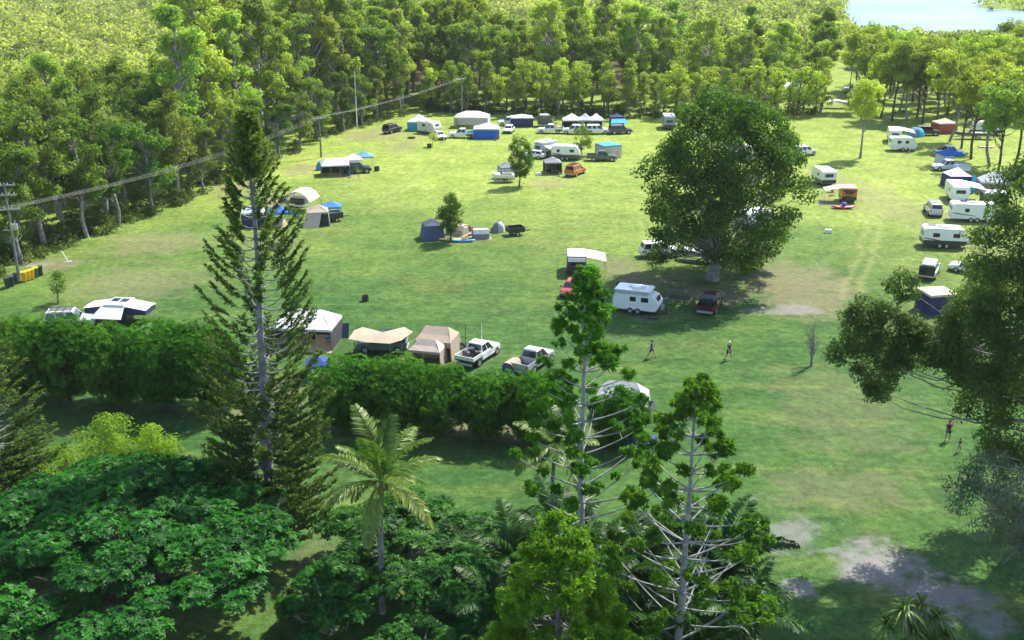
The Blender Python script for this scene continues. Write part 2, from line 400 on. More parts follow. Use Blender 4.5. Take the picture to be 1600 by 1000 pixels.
        along = dot(u); side = mth(nt, 'ADD', dot(n_), mth(nt, 'MULTIPLY', mth(nt, 'SUBTRACT', mid, .5), 3.0))
        rut = nt.nodes.new('ShaderNodeMapRange'); rut.inputs[1].default_value = .7; rut.inputs[2].default_value = .0
        nt.links.new(mth(nt, 'ABSOLUTE', mth(nt, 'SUBTRACT', mth(nt, 'ABSOLUTE', side), .8)), rut.inputs[0])
        ins = mth(nt, 'MULTIPLY', mth(nt, 'GREATER_THAN', along, 0.0), mth(nt, 'LESS_THAN', along, ln))
        f = mth(nt, 'MULTIPLY', rut.outputs[0], ins); acc = f if acc is None else mth(nt, 'MAXIMUM', acc, f)
    c = mixc(nt, mth(nt, 'MULTIPLY', acc, mth(nt, 'MULTIPLY', tuft, .5)), c, (0.30, 0.30, 0.12))
    litter = mixc(nt, fin, (0.05, 0.045, 0.025), (0.13, 0.11, 0.06))
    left = mth(nt, 'LESS_THAN', sep.outputs[0], mth(nt, 'MULTIPLY', sep.outputs[1], 0.27))
    c = mixc(nt, mth(nt, 'MULTIPLY', left, ramp(nt, sep.outputs[1], 262.0, 300.0)), c, litter)
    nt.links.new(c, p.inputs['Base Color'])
    p.inputs['Roughness'].default_value = 0.75; p.inputs['Specular IOR Level'].default_value = 0.04
    p.inputs['Sheen Weight'].default_value = 0.0; p.inputs['Sheen Roughness'].default_value = 0.5; p.inputs['Sheen Tint'].default_value = (0.85, 1.0, 0.35, 1)
    bmp = nd(nt, 'ShaderNodeBump'); bmp.inputs['Strength'].default_value = 0.75; bmp.inputs['Distance'].default_value = 0.12
    nt.links.new(mth(nt, 'ADD', fin, mth(nt, 'MULTIPLY', tiny, 0.6)), bmp.inputs['Height']); nt.links.new(bmp.outputs[0], p.inputs['Normal'])
    nt.links.new(p.outputs[0], out.inputs[0])
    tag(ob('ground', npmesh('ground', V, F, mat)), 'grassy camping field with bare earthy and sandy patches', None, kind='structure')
    m2, nt, out = newmat('water')
    p = nd(nt, 'ShaderNodeBsdfPrincipled'); p.inputs['Roughness'].default_value = 0.3; p.inputs['Specular IOR Level'].default_value = 0.2
    gp = nd(nt, 'ShaderNodeNewGeometry').outputs['Position']
    nt.links.new(mixc(nt, ramp(nt, noise(nt, 0.012, 4, vec=gp), .4, .65), (0.05, 0.13, 0.22), (0.13, 0.23, 0.32)), p.inputs['Base Color'])
    bmp = nd(nt, 'ShaderNodeBump'); bmp.inputs['Strength'].default_value = 0.6; bmp.inputs['Distance'].default_value = 0.5
    nt.links.new(noise(nt, 0.25, 5, vec=gp), bmp.inputs['Height']); nt.links.new(bmp.outputs[0], p.inputs['Normal'])
    nt.links.new(p.outputs[0], out.inputs[0])
    tag(MB().add([(60, 250, -1.2), (2200, 250, -1.2), (2200, 4200, -1.2), (60, 4200, -1.2)], [(0, 1, 2, 3)]).build('water', m2), 'pale blue river beyond the trees', None, kind='structure')
make_ground()

# ------------------------------------------------------------------ tree kinds of the forest
def gum(seed, h, cr, base, ncl, rc, leaf, bark, dens=75, L=0.62, W=0.30, tr=0.021, slope=1.0, flat=0.75):
    global rng
    rng = np.random.default_rng(seed)
    zc, rz = h * (base + 1) / 2, h * (1 - base) / 2
    cl = []; nl = int(rng.integers(6, 10)); lob = []
    for i in range(nl):                   # each big limb carries its own head of leaves
        v = -0.85 + 1.8 * (i + rng.uniform(.1, .9)) / nl; a = i * 2.4 + rng.normal() * .5
        w = (cr - rc) * math.sqrt(max(.06, 1 - v * v * .75)) * rng.uniform(.45, .95)
        lob.append((np.array([math.cos(a) * w, math.sin(a) * w, zc + v * (rz - rc)]), cr * rng.uniform(.30, .50)))
    lob.append((np.array([rng.normal() * .4, rng.normal() * .4, h - cr * .45]), cr * .36))
    while len(cl) < ncl:
        lc, lr = lob[len(cl) % len(lob)]; d = unit(rng.normal(size=3) + np.array([0, 0, .25]))
        cl.append((lc + d * np.array([1, 1, .85]) * lr * rng.uniform(.55, 1.0), rc * rng.uniform(0.6, 1.15)))
    top = h * 0.9
    z = np.linspace(0, top, 7); wob = np.cumsum(rng.normal(size=(7, 2)) * h * 0.012, 0); wob[0] = 0
    tp = np.column_stack([wob, z])
    return broadleaf(cl, tp, np.linspace(h * tr, h * 0.004, 7), bark, leaf, dens, L, W, h * 0.006, slope=slope, flat=flat, every=1, nside=5)
GUMS = [gum(1, 25, 5.6, .24, 72, 1.35, L_GUM, BARK_PALE, 95, .55, .26), gum(2, 22, 5.6, .18, 70, 1.3, L_GUM, BARK_PALE, 95, .55, .26), gum(3, 27, 6.0, .28, 74, 1.4, L_GUMY, BARK_PALE, 95, .55, .26),
        gum(4, 20, 6.4, .3, 66, 1.3, L_GUM, BARK_GREY, 95, .55, .26), gum(32, 24, 4.2, .16, 64, 1.2, L_GUM, BARK_PALE, 100, .5, .24), gum(31, 22, 5.0, .22, 66, 1.3, L_GUMY, BARK_PALE, 95, .55, .26)]
PAPERS = [gum(5, 15, 4.0, .2, 60, 1.05, L_PAPER, BARK_PALE, 115, .42, .2), gum(6, 14, 4.4, .14, 62, 1.05, L_PAPER, BARK_GREY, 115, .42, .2),
          gum(7, 17, 3.8, .26, 56, 1.1, L_GUM, BARK_PALE, 115, .42, .2)]
YOUNG = [gum(8, 9, 2.3, .14, 26, 0.85, L_GUMY, BARK_DARK, 150, .36, .17), gum(9, 8.5, 2.5, .10, 26, 0.9, L_GUM, BARK_PALE, 150, .36, .17), gum(10, 9.5, 2.0, .2, 24, 0.8, L_GUMY, BARK_PALE, 150, .36, .17)]
GROVE = [gum(11, 18, 6.0, .42, 44, 1.6, L_GUMY, BARK_DARK, 95, .5, .24, .017), gum(12, 19, 5.8, .40, 44, 1.6, L_GUMY, BARK_GREY, 95, .5, .24, .017), gum(13, 17, 5.8, .40, 42, 1.6, L_GUM, BARK_DARK, 95, .5, .24, .017)]
rng = np.random.default_rng(77)

EDGE = [(-400, 640), (-150, 520), (0, 428), (60, 400), (130, 374), (210, 346), (330, 296), (420, 258), (520, 211), (600, 188), (640, 178), (700, 176), (800, 180), (900, 182), (1000, 184), (1100, 186), (1230, 184), (1290, 180),
        (1340, 186), (1420, 184), (1480, 186), (1600, 190), (1900, 200)]
EX, EY = zip(*EDGE)
EYW = [G(a, b).y for a, b in EDGE]
def edge_depth(x, y):
    px, py = PIX((x, y, 0))
    return y - float(np.interp(px, EX, EYW)), px, py
def in_gap(px, py):                       # the lawn seen between the trees, and the little clearing by the track
    return (1283 < px < 1338 and 96 < py < 182) or (636 < px < 668 and 150 < py < 182)
placed = []
def far_enough(x, y, d):
    return all((x - a) ** 2 + (y - b) ** 2 > d * d for a, b in placed)
count = 0
cands = []
for _ in range(26000):
    y = rng.uniform(95, 330); x = rng.uniform(-0.56, 0.56) * y
    dpt, px, py = edge_depth(x, y)
    if 0 < dpt < (52 if px > 280 else 60) and -60 < px < 1660 and not in_gap(px, py) and not (1283 < px < 1338 and py > 92): cands.append((x, y, dpt, px))
cands.sort(key=lambda q: q[2])
KLAB = {'g': 'tall pale trunked gum tree in the forest behind the camping field', 'p': 'bushy grey green paperbark at the forest edge along the power line',
        'y': 'slender young gum in the front row of trees behind the camp', 'r': 'tall bare trunked gum in the grove beside the far caravans'}
for x, y, dpt, px in cands:
    if px < 280:
        kind, sp, s = 'p', 5.6, rng.uniform(.85, 1.15)
    elif px < 640: kind, sp, s = ('g', 6.6, rng.uniform(.78, 1.15)) if dpt > 6 else ('p', 6.2, rng.uniform(.7, .95))
    elif px < 1290: kind, sp, s = ('y', 3.7, rng.uniform(1.0, 1.35)) if dpt < 9 else ('g', 7.8, rng.uniform(.62, 1.02))
    else: kind, sp, s = 'r', 8.0, rng.uniform(.72, .95)
    if 1090 < px < 1290 and kind == 'g': s *= 0.86
    if not far_enough(x, y, sp): continue
    if count >= 290: break
    placed.append((x, y)); count += 1
    lst = {'g': GUMS, 'p': PAPERS, 'y': YOUNG, 'r': GROVE}[kind]
    tr, cr = lst[int(rng.integers(len(lst)))]
    put_tree({'g': 'gum_tree', 'p': 'paperbark_tree', 'y': 'young_gum_tree', 'r': 'grove_gum_tree'}[kind], KLAB[kind], tr, cr, (x, y, 0), rng.uniform(0, 6.28),
             (s, s, s * rng.uniform(.92, 1.08)), {'g': 'gum trees of the forest', 'p': 'paperbarks of the forest edge', 'y': 'young gums behind the camp', 'r': 'gums of the far grove'}[kind])

for i, (px, py, lab) in enumerate([(1394, 190, 'dark trunked grove tree nearest the lone slim gum'), (1418, 192, 'dark trunked grove tree right behind the white grove caravans'), (1441, 193, 'dark trunked grove tree behind the black grove wagon'), (1462, 196, 'dark trunked grove tree beside the red tent'),
        (1484, 219, 'leaning grove tree rising from beside the red tent and long boat'), (1502, 232, 'grove tree with dark foot between the two tone ute and the long boat'), (1517, 249, 'grove tree standing just past the blue peaked gazebo'), (1546, 259, 'slender grove tree by the orange kayak'), (1559, 272, 'grove tree with dark lower trunk above the grey canvas tent'), (1585, 262, 'grove tree closest to the picture edge by the big gum')]):
    tr, cr = GROVE[i % 3]; s = rng.uniform(.82, .98); q = G(px, py); placed.append((q.x, q.y)); count += 1
    put_tree('grove_gum_tree', lab, tr, cr, q, i * 1.1, (s * .95, s * .95, s), 'gums of the far grove')
# far canopy, too many and too far to count: one mass
def canopy():
    cl_n = 0; Ps, Ns, Rs, Ls = [], [], [], []
    y = 170.0
    pts = []
    while y < 1150:
        sp = 6.2 + max(0, y - 300) / 120
        for x in np.arange(-0.6 * y, 0.62 * y, sp):
            xx, yy = x + rng.normal() * sp * .35, y + rng.normal() * sp * .35
            dpt, px, py = edge_depth(xx, yy)
            lim = 60 if px < 280 else 52
            if px < -80 or px > 1680 or dpt < lim or is_water(xx, yy) or in_gap(px, py) or (xx > 0.30 * yy and yy > shore_y(xx) - 12 and xx < 290): continue
            pts.append((xx, yy, px, dpt))
        y += sp * 0.9
    for x, y, px, dpt in pts:
        patchy = math.sin(x * .021 + y * .013) + math.sin(x * .05 - y * .033 + 2) * .7
        hh = rng.uniform(5.5, 10.5) + patchy + (rng.uniform(3, 7) if rng.random() < .08 else 0)
        if 280 < px < 1320 and dpt < 150: hh = rng.uniform(11, 19) * (1 - dpt / 400)
        if px > 1320: hh = rng.uniform(9, 15) if y < 300 else rng.uniform(5.5, 8)
        if y > 420: hh *= 0.8
        r = rng.uniform(2.8, 4.6) * (1 + y / 2500)
        n = int(np.clip(185 - y * 0.19, 28, 150))
        d = unit(rng.normal(size=(n, 3))); d[:, 2] = np.abs(d[:, 2]) * 1.0 - 0.15
        lob = 1 + .3 * np.sin(d[:, 0] * 4 + x) * np.sin(d[:, 1] * 4 + y)
        pos = np.array([x, y, hh - r * .8]) + d * (r * lob * rng.uniform(.7, 1.05, n))[:, None] * np.array([1, 1, .85])
        Ps.append(pos); Ns.append(d + rng.normal(size=(n, 3)) * .5 + np.array([0, 0, .4]))
        tone = np.clip(.48 + .22 * patchy + rng.normal() * .34, 0, 1); Rs.append(np.clip(tone * .75 + rng.random(n) * .3, 0, 1)); Ls.append(rng.uniform(.75, 1.25, n) * (0.82 + y / 760))
    P = np.concatenate(Ps); L = np.concatenate(Ls)
    V, F = leaf_quads(P, np.concatenate(Ns), L, L * .6)
    print('canopy leaves', len(P), 'crowns', len(pts))
    tag(ob('forest_canopy', npmesh('forest_canopy', V, F, L_FAR, np.repeat(np.concatenate(Rs), 4))), 'sunlit yellow green forest canopy reaching back to the river', None, kind='stuff')
canopy()
# understorey along the edge of the forest
def undergrowth():
    cl = []
    for _ in range(520):
        px = rng.uniform(-60, 1640); e = float(np.interp(px, EX, EY))
        if 1283 < px < 1338 or 636 < px < 668: continue
        p = G(px, e); dpt = rng.uniform(-1.5, 9)
        x, y = p.x * (1 + dpt / p.y), p.y + dpt
        s = rng.uniform(.5, 1.3) * (1.0 if px < 1330 else .4)
        if px > 1330 and dpt < 3: continue
        cl.append((np.array([x, y, s * .55]), s))
        if rng.random() < .5: cl.append((np.array([x + rng.normal() * .5, y + .8, s * 1.6]), s * .8))
    V, F, rn = clump_leaves(cl, 85, .40, .19, .8, .6, .4)
    tag(ob('undergrowth', npmesh('undergrowth', V, F, L_SHRUB, rn)), 'weedy shrubs along the foot of the forest', None, kind='stuff')
undergrowth()

# ------------------------------------------------------------------ single trees of the field and the foreground
def inpoly(x, y, poly):
    r = False; j = len(poly) - 1
    for i in range(len(poly)):
        if (poly[i][1] > y) != (poly[j][1] > y) and x < (poly[j][0] - poly[i][0]) * (y - poly[i][1]) / (poly[j][1] - poly[i][1]) + poly[i][0]: r = not r
        j = i
    return r
def hull_clumps(poly, base, dhalf, n, r0, r1, mind=0.0):   # clumps filling a rounded body whose front outline is poly
    xs = [p[0] for p in poly]; ys = [p[1] for p in poly]; cx, cy = (min(xs) + max(xs)) / 2, (min(ys) + max(ys)) / 2
    hx, hy = (max(xs) - min(xs)) / 2, (max(ys) - min(ys)) / 2
    out = []; tries = 0
    while len(out) < n and tries < 60000:
        tries += 1
        x, y = rng.uniform(min(xs), max(xs)), rng.uniform(min(ys), max(ys))
        if not inpoly(x, y, poly): continue
        q = math.sqrt(max(0.04, 1 - min(1, ((x - cx) / hx) ** 2 * .8 + ((y - cy) / hy) ** 2 * .8)))
        d = dhalf * q * math.copysign(rng.random() ** 0.4, rng.uniform(-1, 1))
        p = np.array(AT(x, y, base.y + d)) - np.array(base)
        if p[2] < 0.4: continue
        if mind and any(np.sum((p - o[0]) ** 2) < mind * mind for o in out): continue
        out.append((p, rng.uniform(r0, r1)))
    return out
def trunk_line(h, r, lean=(0, 0), wob=0.012, k=8):
    z = np.linspace(0, h, k); w = np.cumsum(rng.normal(size=(k, 2)) * h * wob, 0); w[0] = 0
    w += np.outer(z / h, lean)
    rad = r * (1 - 0.8 * z / h); rad[0] *= 1.35
    return np.column_stack([w, z]), rad
rng = np.random.default_rng(5)
# the great tree in the middle of the field
b = G(1112, 438)
FIG = [(1090, 140), (1130, 137), (1170, 150), (1198, 172), (1228, 192), (1240, 220), (1254, 250), (1264, 290), (1252, 330), (1232, 356), (1218, 385), (1200, 392), (1188, 424), (1165, 434), (1142, 418), (1128, 402), (1100, 388), (1060, 400),
       (1034, 410), (1006, 404), (1002, 386), (1024, 360), (1020, 320), (1016, 290), (1008, 268), (1020, 256), (1040, 238), (1060, 205), (1062, 170)]
cl = hull_clumps(FIG, b, 8.5, 340, 0.85, 1.55)
tp, tr = trunk_line(15, 0.62, (0.3, 0.3), 0.01)
V, F, rn = clump_leaves(cl, 125, .36, .19, .8, .55, .4)
put_tree('shade_tree', 'huge dark green shade tree standing alone in the middle of the field', npmesh('trunk', *tubes_np(limbs(tp, tr, cl, .12, 1.1, 3), 7), BARK_GREY, smooth=True), npmesh('crown', V, F, L_FIG, rn), b)
# big tree reaching in at the right
b = G(1612, 850)
RA = [(1640, 235), (1580, 262), (1556, 330), (1535, 372), (1520, 410), (1512, 450), (1482, 495), (1462, 530), (1475, 565), (1505, 600), (1500, 640), (1520, 670), (1540, 700), (1565, 725), (1630, 750), (1760, 720), (1850, 560), (1840, 340), (1740, 240)]
RB = [(1388, 432), (1406, 418), (1428, 424), (1438, 450), (1426, 474), (1402, 474), (1390, 458)]
RC = [(1298, 556), (1314, 522), (1326, 492), (1342, 466), (1378, 462), (1398, 492), (1438, 505), (1440, 555), (1402, 590), (1384, 632), (1352, 612), (1340, 578), (1306, 574)]
cl = hull_clumps(RA, b, 6.5, 360, .7, 1.25) + hull_clumps([(1425, 500), (1470, 492), (1510, 480), (1520, 600), (1480, 585), (1435, 560)], b, 2.2, 46, .5, .85) + hull_clumps(RB, b, .9, 13, .4, .65) + hull_clumps(RC, b, 2.0, 100, .5, .85)
tp, tr = trunk_line(17, .5, (-.4, .5), 0.012)
V, F, rn = clump_leaves(cl, 320, .265, .095, .75, .5, .25, .4)
put_tree('spreading_gum_tree', 'large dark gum reaching long leafy limbs in from the picture edge', npmesh('trunk', *tubes_np(limbs(tp, tr, cl, .075, .14, 9, .25), 6), BARK_PALE, smooth=True), npmesh('crown', V, F, L_RIGHT, rn), b)
b = G(1618, 985)
cl = hull_clumps([(1462, 745), (1500, 715), (1560, 705), (1610, 720), (1680, 800), (1680, 900), (1600, 890), (1545, 850), (1505, 800)], b, 3.0, 80, .5, .9)
tp, tr = trunk_line(8, .2, (-.3, .3), 0.02)
V, F, rn = clump_leaves(cl, 260, .24, .06, .8, .3, .2, .8)
put_tree('wispy_tree', 'wispy grey green tree with twisted pale twigs below the big gum', npmesh('trunk', *tubes_np(limbs(tp, tr, cl, .05, .3, 1, .7), 5), BARK_PALE, smooth=True), npmesh('crown', V, F, L_GREYG, rn), b)

# small trees standing in the field
def field_tree(name, label, px, py, poly, r0, r1, n, leaf, bark, tr_r, dens, L, dh, group=None, every=2):
    b = G(px, py); cl = hull_clumps(poly, b, dh, n, r0, r1); h = max(c[0][2] for c in cl)
    tp, tr = trunk_line(h, tr_r, (0, 0), .01)
    V, F, rn = clump_leaves(cl, dens, L, L * .5, .85, .55, .3)
    return put_tree(name, label, npmesh('trunk', *tubes_np(limbs(tp, tr, cl, tr_r * .3, 1.2, every), 6), bark, smooth=True), npmesh('crown', V, F, leaf, rn), b, group=group)
field_tree('small_field_tree', 'small dense oval tree beside the boat trailer in mid field', 811, 291, [(806, 214), (814, 211), (824, 220), (830, 240), (828, 262), (816, 276), (804, 266), (797, 248), (797, 230)], .45, .8, 60, L_FIG, BARK_DARK, .12, 260, .24, 1.6)
field_tree('small_field_tree', 'small pointed tree growing beside the navy tent and kayaks', 704, 378, [(702, 302), (712, 306), (718, 320), (721, 345), (712, 360), (700, 362), (690, 352), (686, 335), (692, 318)], .4, .7, 64, L_FIG, BARK_DARK, .11, 290, .22, 1.5)
field_tree('small_field_tree', 'open crowned small tree growing behind the caravan with the dark ute', 909, 244, [(910, 192), (920, 198), (926, 215), (922, 232), (908, 235), (898, 228), (896, 212), (902, 196)], .45, .75, 34, L_PAPER, BARK_PALE, .12, 170, .28, 1.6)
field_tree('lone_gum_tree', 'tall slim yellow green gum standing alone before the lawn gap', 1344, 247, [(1352, 118), (1368, 124), (1380, 142), (1372, 158), (1374, 172), (1356, 182), (1340, 178), (1330, 158), (1334, 140), (1344, 128)], .7, 1.2, 52, L_GUMY, BARK_PALE, .2, 110, .4, 2.6)
field_tree('sapling_tree', 'little round sapling standing near the yellow bins', 91, 474, [(90, 424), (100, 430), (106, 446), (98, 456), (84, 454), (75, 446), (80, 430)], .3, .5, 26, L_PAPER, BARK_DARK, .07, 300, .18, .9)
field_tree('sapling_tree', 'thin leafy sapling beside the white small car at the far camp', 676, 229, [(676, 204), (682, 208), (682, 220), (674, 222), (670, 212)], .3, .5, 14, L_GUMY, BARK_PALE, .06, 170, .25, .7)
field_tree('sapling_tree', 'almost bare thin sapling beside the white roofed far tent', 561, 281, [(557, 256), (565, 256), (566, 268), (560, 272), (555, 264)], .25, .4, 8, L_PAPER, BARK_PALE, .05, 60, .22, .6, every=1)
field_tree('bare_sapling_tree', 'leafless grey sapling standing on the open grass near the walkers', 1268, 572, [(1262, 505), (1274, 503), (1284, 520), (1280, 540), (1262, 542), (1254, 525)], .3, .5, 46, L_GREYG, BARK_GREY, .11, 22, .14, 1.3, every=1)

# ------------------------------------------------------------------ rosette foliage (mango hedge, poinciana)
def rosettes(P, N, k, L, W, tilt, rn):
    n = len(P); N = unit(N); ref = unit(rng.normal(size=(n, 3))); A = unit(ref - N * np.sum(ref * N, 1, keepdims=True)); B = np.cross(N, A)
    ph = rng.random((n, 1)) * 6.28 + np.arange(k)[None] * 6.283 / k + rng.normal(size=(n, k)) * .2
    rad = A[:, None] * np.cos(ph)[..., None] + B[:, None] * np.sin(ph)[..., None]
    tl = tilt + rng.normal(size=(n, k, 1)) * .15
    T = rad * np.cos(tl) + N[:, None] * np.sin(tl); NN = N[:, None] * np.cos(tl) - rad * np.sin(tl)
    Ls = L * rng.uniform(.75, 1.25, (n, k))
    C = P[:, None] + T * (Ls * .5)[..., None]
    V, F = leaf_quads(C.reshape(-1, 3), NN.reshape(-1, 3), Ls.ravel(), (Ls * W / L).ravel(), T.reshape(-1, 3))
    return V, F, np.repeat(np.clip(np.repeat(rn, k) + rng.normal(size=n * k) * .08, 0, 1), 4)
def mango(seed, w, h):
    global rng
    rng = np.random.default_rng(seed)
    lumps = []
    for i in range(46):
        d = unit(rng.normal(size=3)); d[2] = d[2] * .9
        lumps.append((np.array([d[0] * w * .36, d[1] * w * .33, h * .52 + d[2] * h * .36]), rng.uniform(.85, 1.3)))
    Ps, Ns, Rs = [], [], []
    for c, r in lumps:
        n = 84; d = unit(rng.normal(size=(n, 3))); Ps.append(c + d * r * rng.uniform(.75, 1.05, (n, 1)) * np.array([1, 1, .85])); Ns.append(d + np.array([0, 0, .5])); Rs.append(np.clip(rng.random() * .5 + rng.random(n) * .5, 0, 1))
    P = np.concatenate(Ps); keep = P[:, 2] > .35; P = P[keep]
    V, F, rn = rosettes(P, np.concatenate(Ns)[keep], 7, .25, .075, .35, np.concatenate(Rs)[keep])
    crown = npmesh('crown', V, F, L_MANGO, rn)
    tp, tr = trunk_line(h * .5, .2, (0, 0), .02, 5)
    return npmesh('trunk', *tubes_np(limbs(tp, tr, lumps, .07, .8, 2), 6), BARK_DARK, smooth=True), crown
MANGO = [mango(21, 6.0, 6.0), mango(22, 6.0, 6.0), mango(23, 5.6, 5.8)]
hedge = [(35, 626, 'mango hedge tree at the outer end of the hedge beside the pine'), (108, 629, 'mango hedge tree under the dark roofed trailer near the white camper'), (185, 632, 'mango hedge tree directly before the white roofed folding camper'),
         (260, 636, 'mango hedge tree to the far side of the white folding camper'), (325, 640, 'mango hedge tree half hidden behind the tall pine'),
         (545, 668, 'mango hedge tree below the tan awning car, first after the gap'), (618, 673, 'mango hedge tree directly before the tan camper tent'), (692, 678, 'mango hedge tree before the white tray ute, above the coconut palm'),
         (765, 682, 'mango hedge tree with visible trunk before the silver ute'), (838, 687, 'mango hedge tree just beside the tall hoop pine'), (965, 694, 'mango hedge tree at the end before the grey white tent')]
for i, (px, py, lab) in enumerate(hedge):
    tr, cr = MANGO[i % 3]; s = 1.2 if i < 5 else (1.1 if i < 7 else 1.0)
    if i == 10: s = .8
    put_tree('mango_tree', lab, tr, cr, G(px, py), i * 1.3, (s * .94, s * .94, s * (1.08 if i < 5 else .98)), 'mango trees of the hedge')

def dome_tree(seed, w, h, nl, per, L, W, leaf, bark, thick=.35, k=8):
    global rng
    rng = np.random.default_rng(seed); lumps = []
    for i in range(nl):
        a, q = rng.uniform(0, 6.283), math.sqrt(rng.random()); r = w / 2 * q
        z = h * (1 - thick * q * q) - rng.random() ** 2 * h * .35 * (1.1 - q * .5)
        lumps.append((np.array([math.cos(a) * r, math.sin(a) * r, z - .5]), rng.uniform(.7, 1.25)))
    Ps, Ns, Rs = [], [], []
    for c, r in lumps:
        d = unit(rng.normal(size=(per, 3))); d[:, 2] = np.abs(d[:, 2]) * .8 - .12
        Ps.append(c + d * r * rng.uniform(.7, 1.1, (per, 1)) * np.array([1, 1, .6])); Ns.append(d * .5 + np.array([0, 0, 1.0]) + rng.normal(size=(per, 3)) * .25)
        Rs.append(np.clip(rng.random() * .5 + rng.random(per) ** 2.2 * .75, 0, 1))
    V, F, rn = rosettes(np.concatenate(Ps), np.concatenate(Ns), k, L, W, .12, np.concatenate(Rs))
    tp, tr = trunk_line(h * .55, .3 * w / 16 + .05, (0, 0), .02, 5)
    return npmesh('trunk', *tubes_np(limbs(tp, tr, lumps, .08, .35, 2, .5), 6), bark, smooth=True), npmesh('crown', V, F, leaf, rn)
t, c = dome_tree(41, 18, 9.3, 236, 74, .265, .095, L_POIN, BARK_DARK)
put_tree('poinciana_tree', 'broad dark green feathery leaved tree filling the lower left corner', t, c, G(190, 985), .3)
t, c = dome_tree(42, 10.5, 4.6, 60, 66, .30, .105, L_POIN, BARK_GREY, .3)
put_tree('poinciana_tree', 'low open feathery leaved tree around the coconut palm trunk', t, c, G(640, 895), .9, (1, 1, .85))
put_tree('poinciana_tree', 'small feathery leaved tree between the tall pine and the coconut palm', t, c, G(520, 985), 1.7, (.5, .5, .75))
put_tree('poinciana_tree', 'feathery leaved tree between the coconut palm and the palm thicket', t, c, G(735, 985), 4.1, (.62, .62, .95))
put_tree('poinciana_tree', 'small feathery leaved bush at the foot of the coconut palm', t, c, G(665, 1070), 2.5, (.62, .62, .7))
rng = np.random.default_rng(9)
b = G(165, 850)
cl = hull_clumps([(55, 720), (90, 690), (130, 680), (165, 660), (205, 655), (240, 668), (270, 700), (285, 740), (270, 790), (90, 790), (50, 760)], b, 4.0, 110, .5, .9)
tp, tr = trunk_line(5.0, .16, (0, 0), .02)
V, F, rn = clump_leaves(cl, 420, .20, .075, .85, .8, .4)
put_tree('bottlebrush_tree', 'light lime green rounded shrub with fine grey twigs behind the dark corner tree', npmesh('trunk', *tubes_np(limbs(tp, tr, cl, .04, 1.0, 1, .5), 5), BARK_GREY, smooth=True), npmesh('crown', V, F, L_LIGHT, rn), b)

# ------------------------------------------------------------------ conifers
def norfolk(seed, h, rmax):
    global rng
    rng = np.random.default_rng(seed)
    z = np.linspace(0, h, 14); w = np.cumsum(rng.normal(size=(14, 2)) * .05, 0); tp = np.column_stack([w, z]); paths = [(tp, np.linspace(.42, .04, 14))]
    Ps, Ts, Ns, Rs, Ls = [], [], [], [], []
    zz = 1.5
    while zz < h - .3:
        q = zz / h
        rad = rmax * np.interp(q, [0, .12, .3, .5, .68, .82, .92, 1.0], [.84, 1.02, 1.0, .84, .66, .42, .20, .03]); nb = 7 if (q < .4 or q > .86) else 5
        for i in range(nb):
            a = i * 6.283 / nb + zz * 2.3 + rng.normal() * .15; L = rad * rng.uniform(.75, 1.12)
            if q < .85 and rng.random() < .04: continue
            dr = np.array([math.cos(a), math.sin(a), 0]); t = np.linspace(0, 1, 7)[:, None]
            st = np.array([np.interp(zz, tp[:, 2], tp[:, 0]), np.interp(zz, tp[:, 2], tp[:, 1]), zz])
            rise = L * (.10 + .48 * q)
            path = st + dr * L * t + np.array([0, 0, 1.0]) * (rise * (t ** 2.2) * 1.5 - .10 * L * np.sin(t * 3.14))
            paths.append((path, np.linspace(.045, .012, 7)))
            m = int(5 + L * 3.0); inner = .28 if q < .42 else .52
            if q > .86: inner = .05
            for u in np.linspace(inner, 1, m):
                p = np.array([np.interp(u, t[:, 0], path[:, k]) for k in range(3)])
                for s_ in range(3 if q < .42 else 2):
                    side = np.array([-dr[1], dr[0], 0]) * rng.uniform(-1, 1)
                    d = unit(dr * .6 + side * .9 + np.array([0, 0, rng.uniform(.15, .9)])); ln = rng.uniform(.34, .58) * (1.15 - .3 * u)
                    n = 11; v = rng.random((n, 1)) ** .8
                    Ps.append(p + d * ln * v + rng.normal(size=(n, 3)) * .035); Ts.append(np.tile(d, (n, 1)) + rng.normal(size=(n, 3)) * .3)
                    Ns.append(rng.normal(size=(n, 3)) + np.array([0, 0, .5])); tone = rng.random() * .7 + (.25 if u > .85 else 0)
                    if q > .86: tone = .75 + .25 * rng.random()  # sunlit tip of the pine, painted in as a lighter leaf tone
                    Rs.append(np.full(n, min(1, tone))); Ls.append(rng.uniform(.16, .28, n))
        zz += .46 if q < .42 else (.58 if q < .86 else .36)
    V, F = leaf_quads(np.concatenate(Ps), np.concatenate(Ns), np.concatenate(Ls), np.concatenate(Ls) * .34, np.concatenate(Ts))
    print('norfolk', len(F))
    return npmesh('trunk', *tubes_np(paths, 5), BARK_GREY, smooth=True), npmesh('crown', V, F, L_PINE, np.repeat(np.concatenate(Rs), 4))
nt_, nc_ = norfolk(51, 27.4, 3.75)
b = G(428, 868)
o = put_tree('pine_tree', 'very tall slender pine rising from the foreground past the hedge', nt_, nc_, b, 0.0); o.rotation_euler = (0, R(1.6), 0)
put_tree('pine_tree', 'dark pine cut off by the left picture edge beside the hedge', nt_, nc_, G(8, 850), 2.0, (1.08, 1.08, .62))

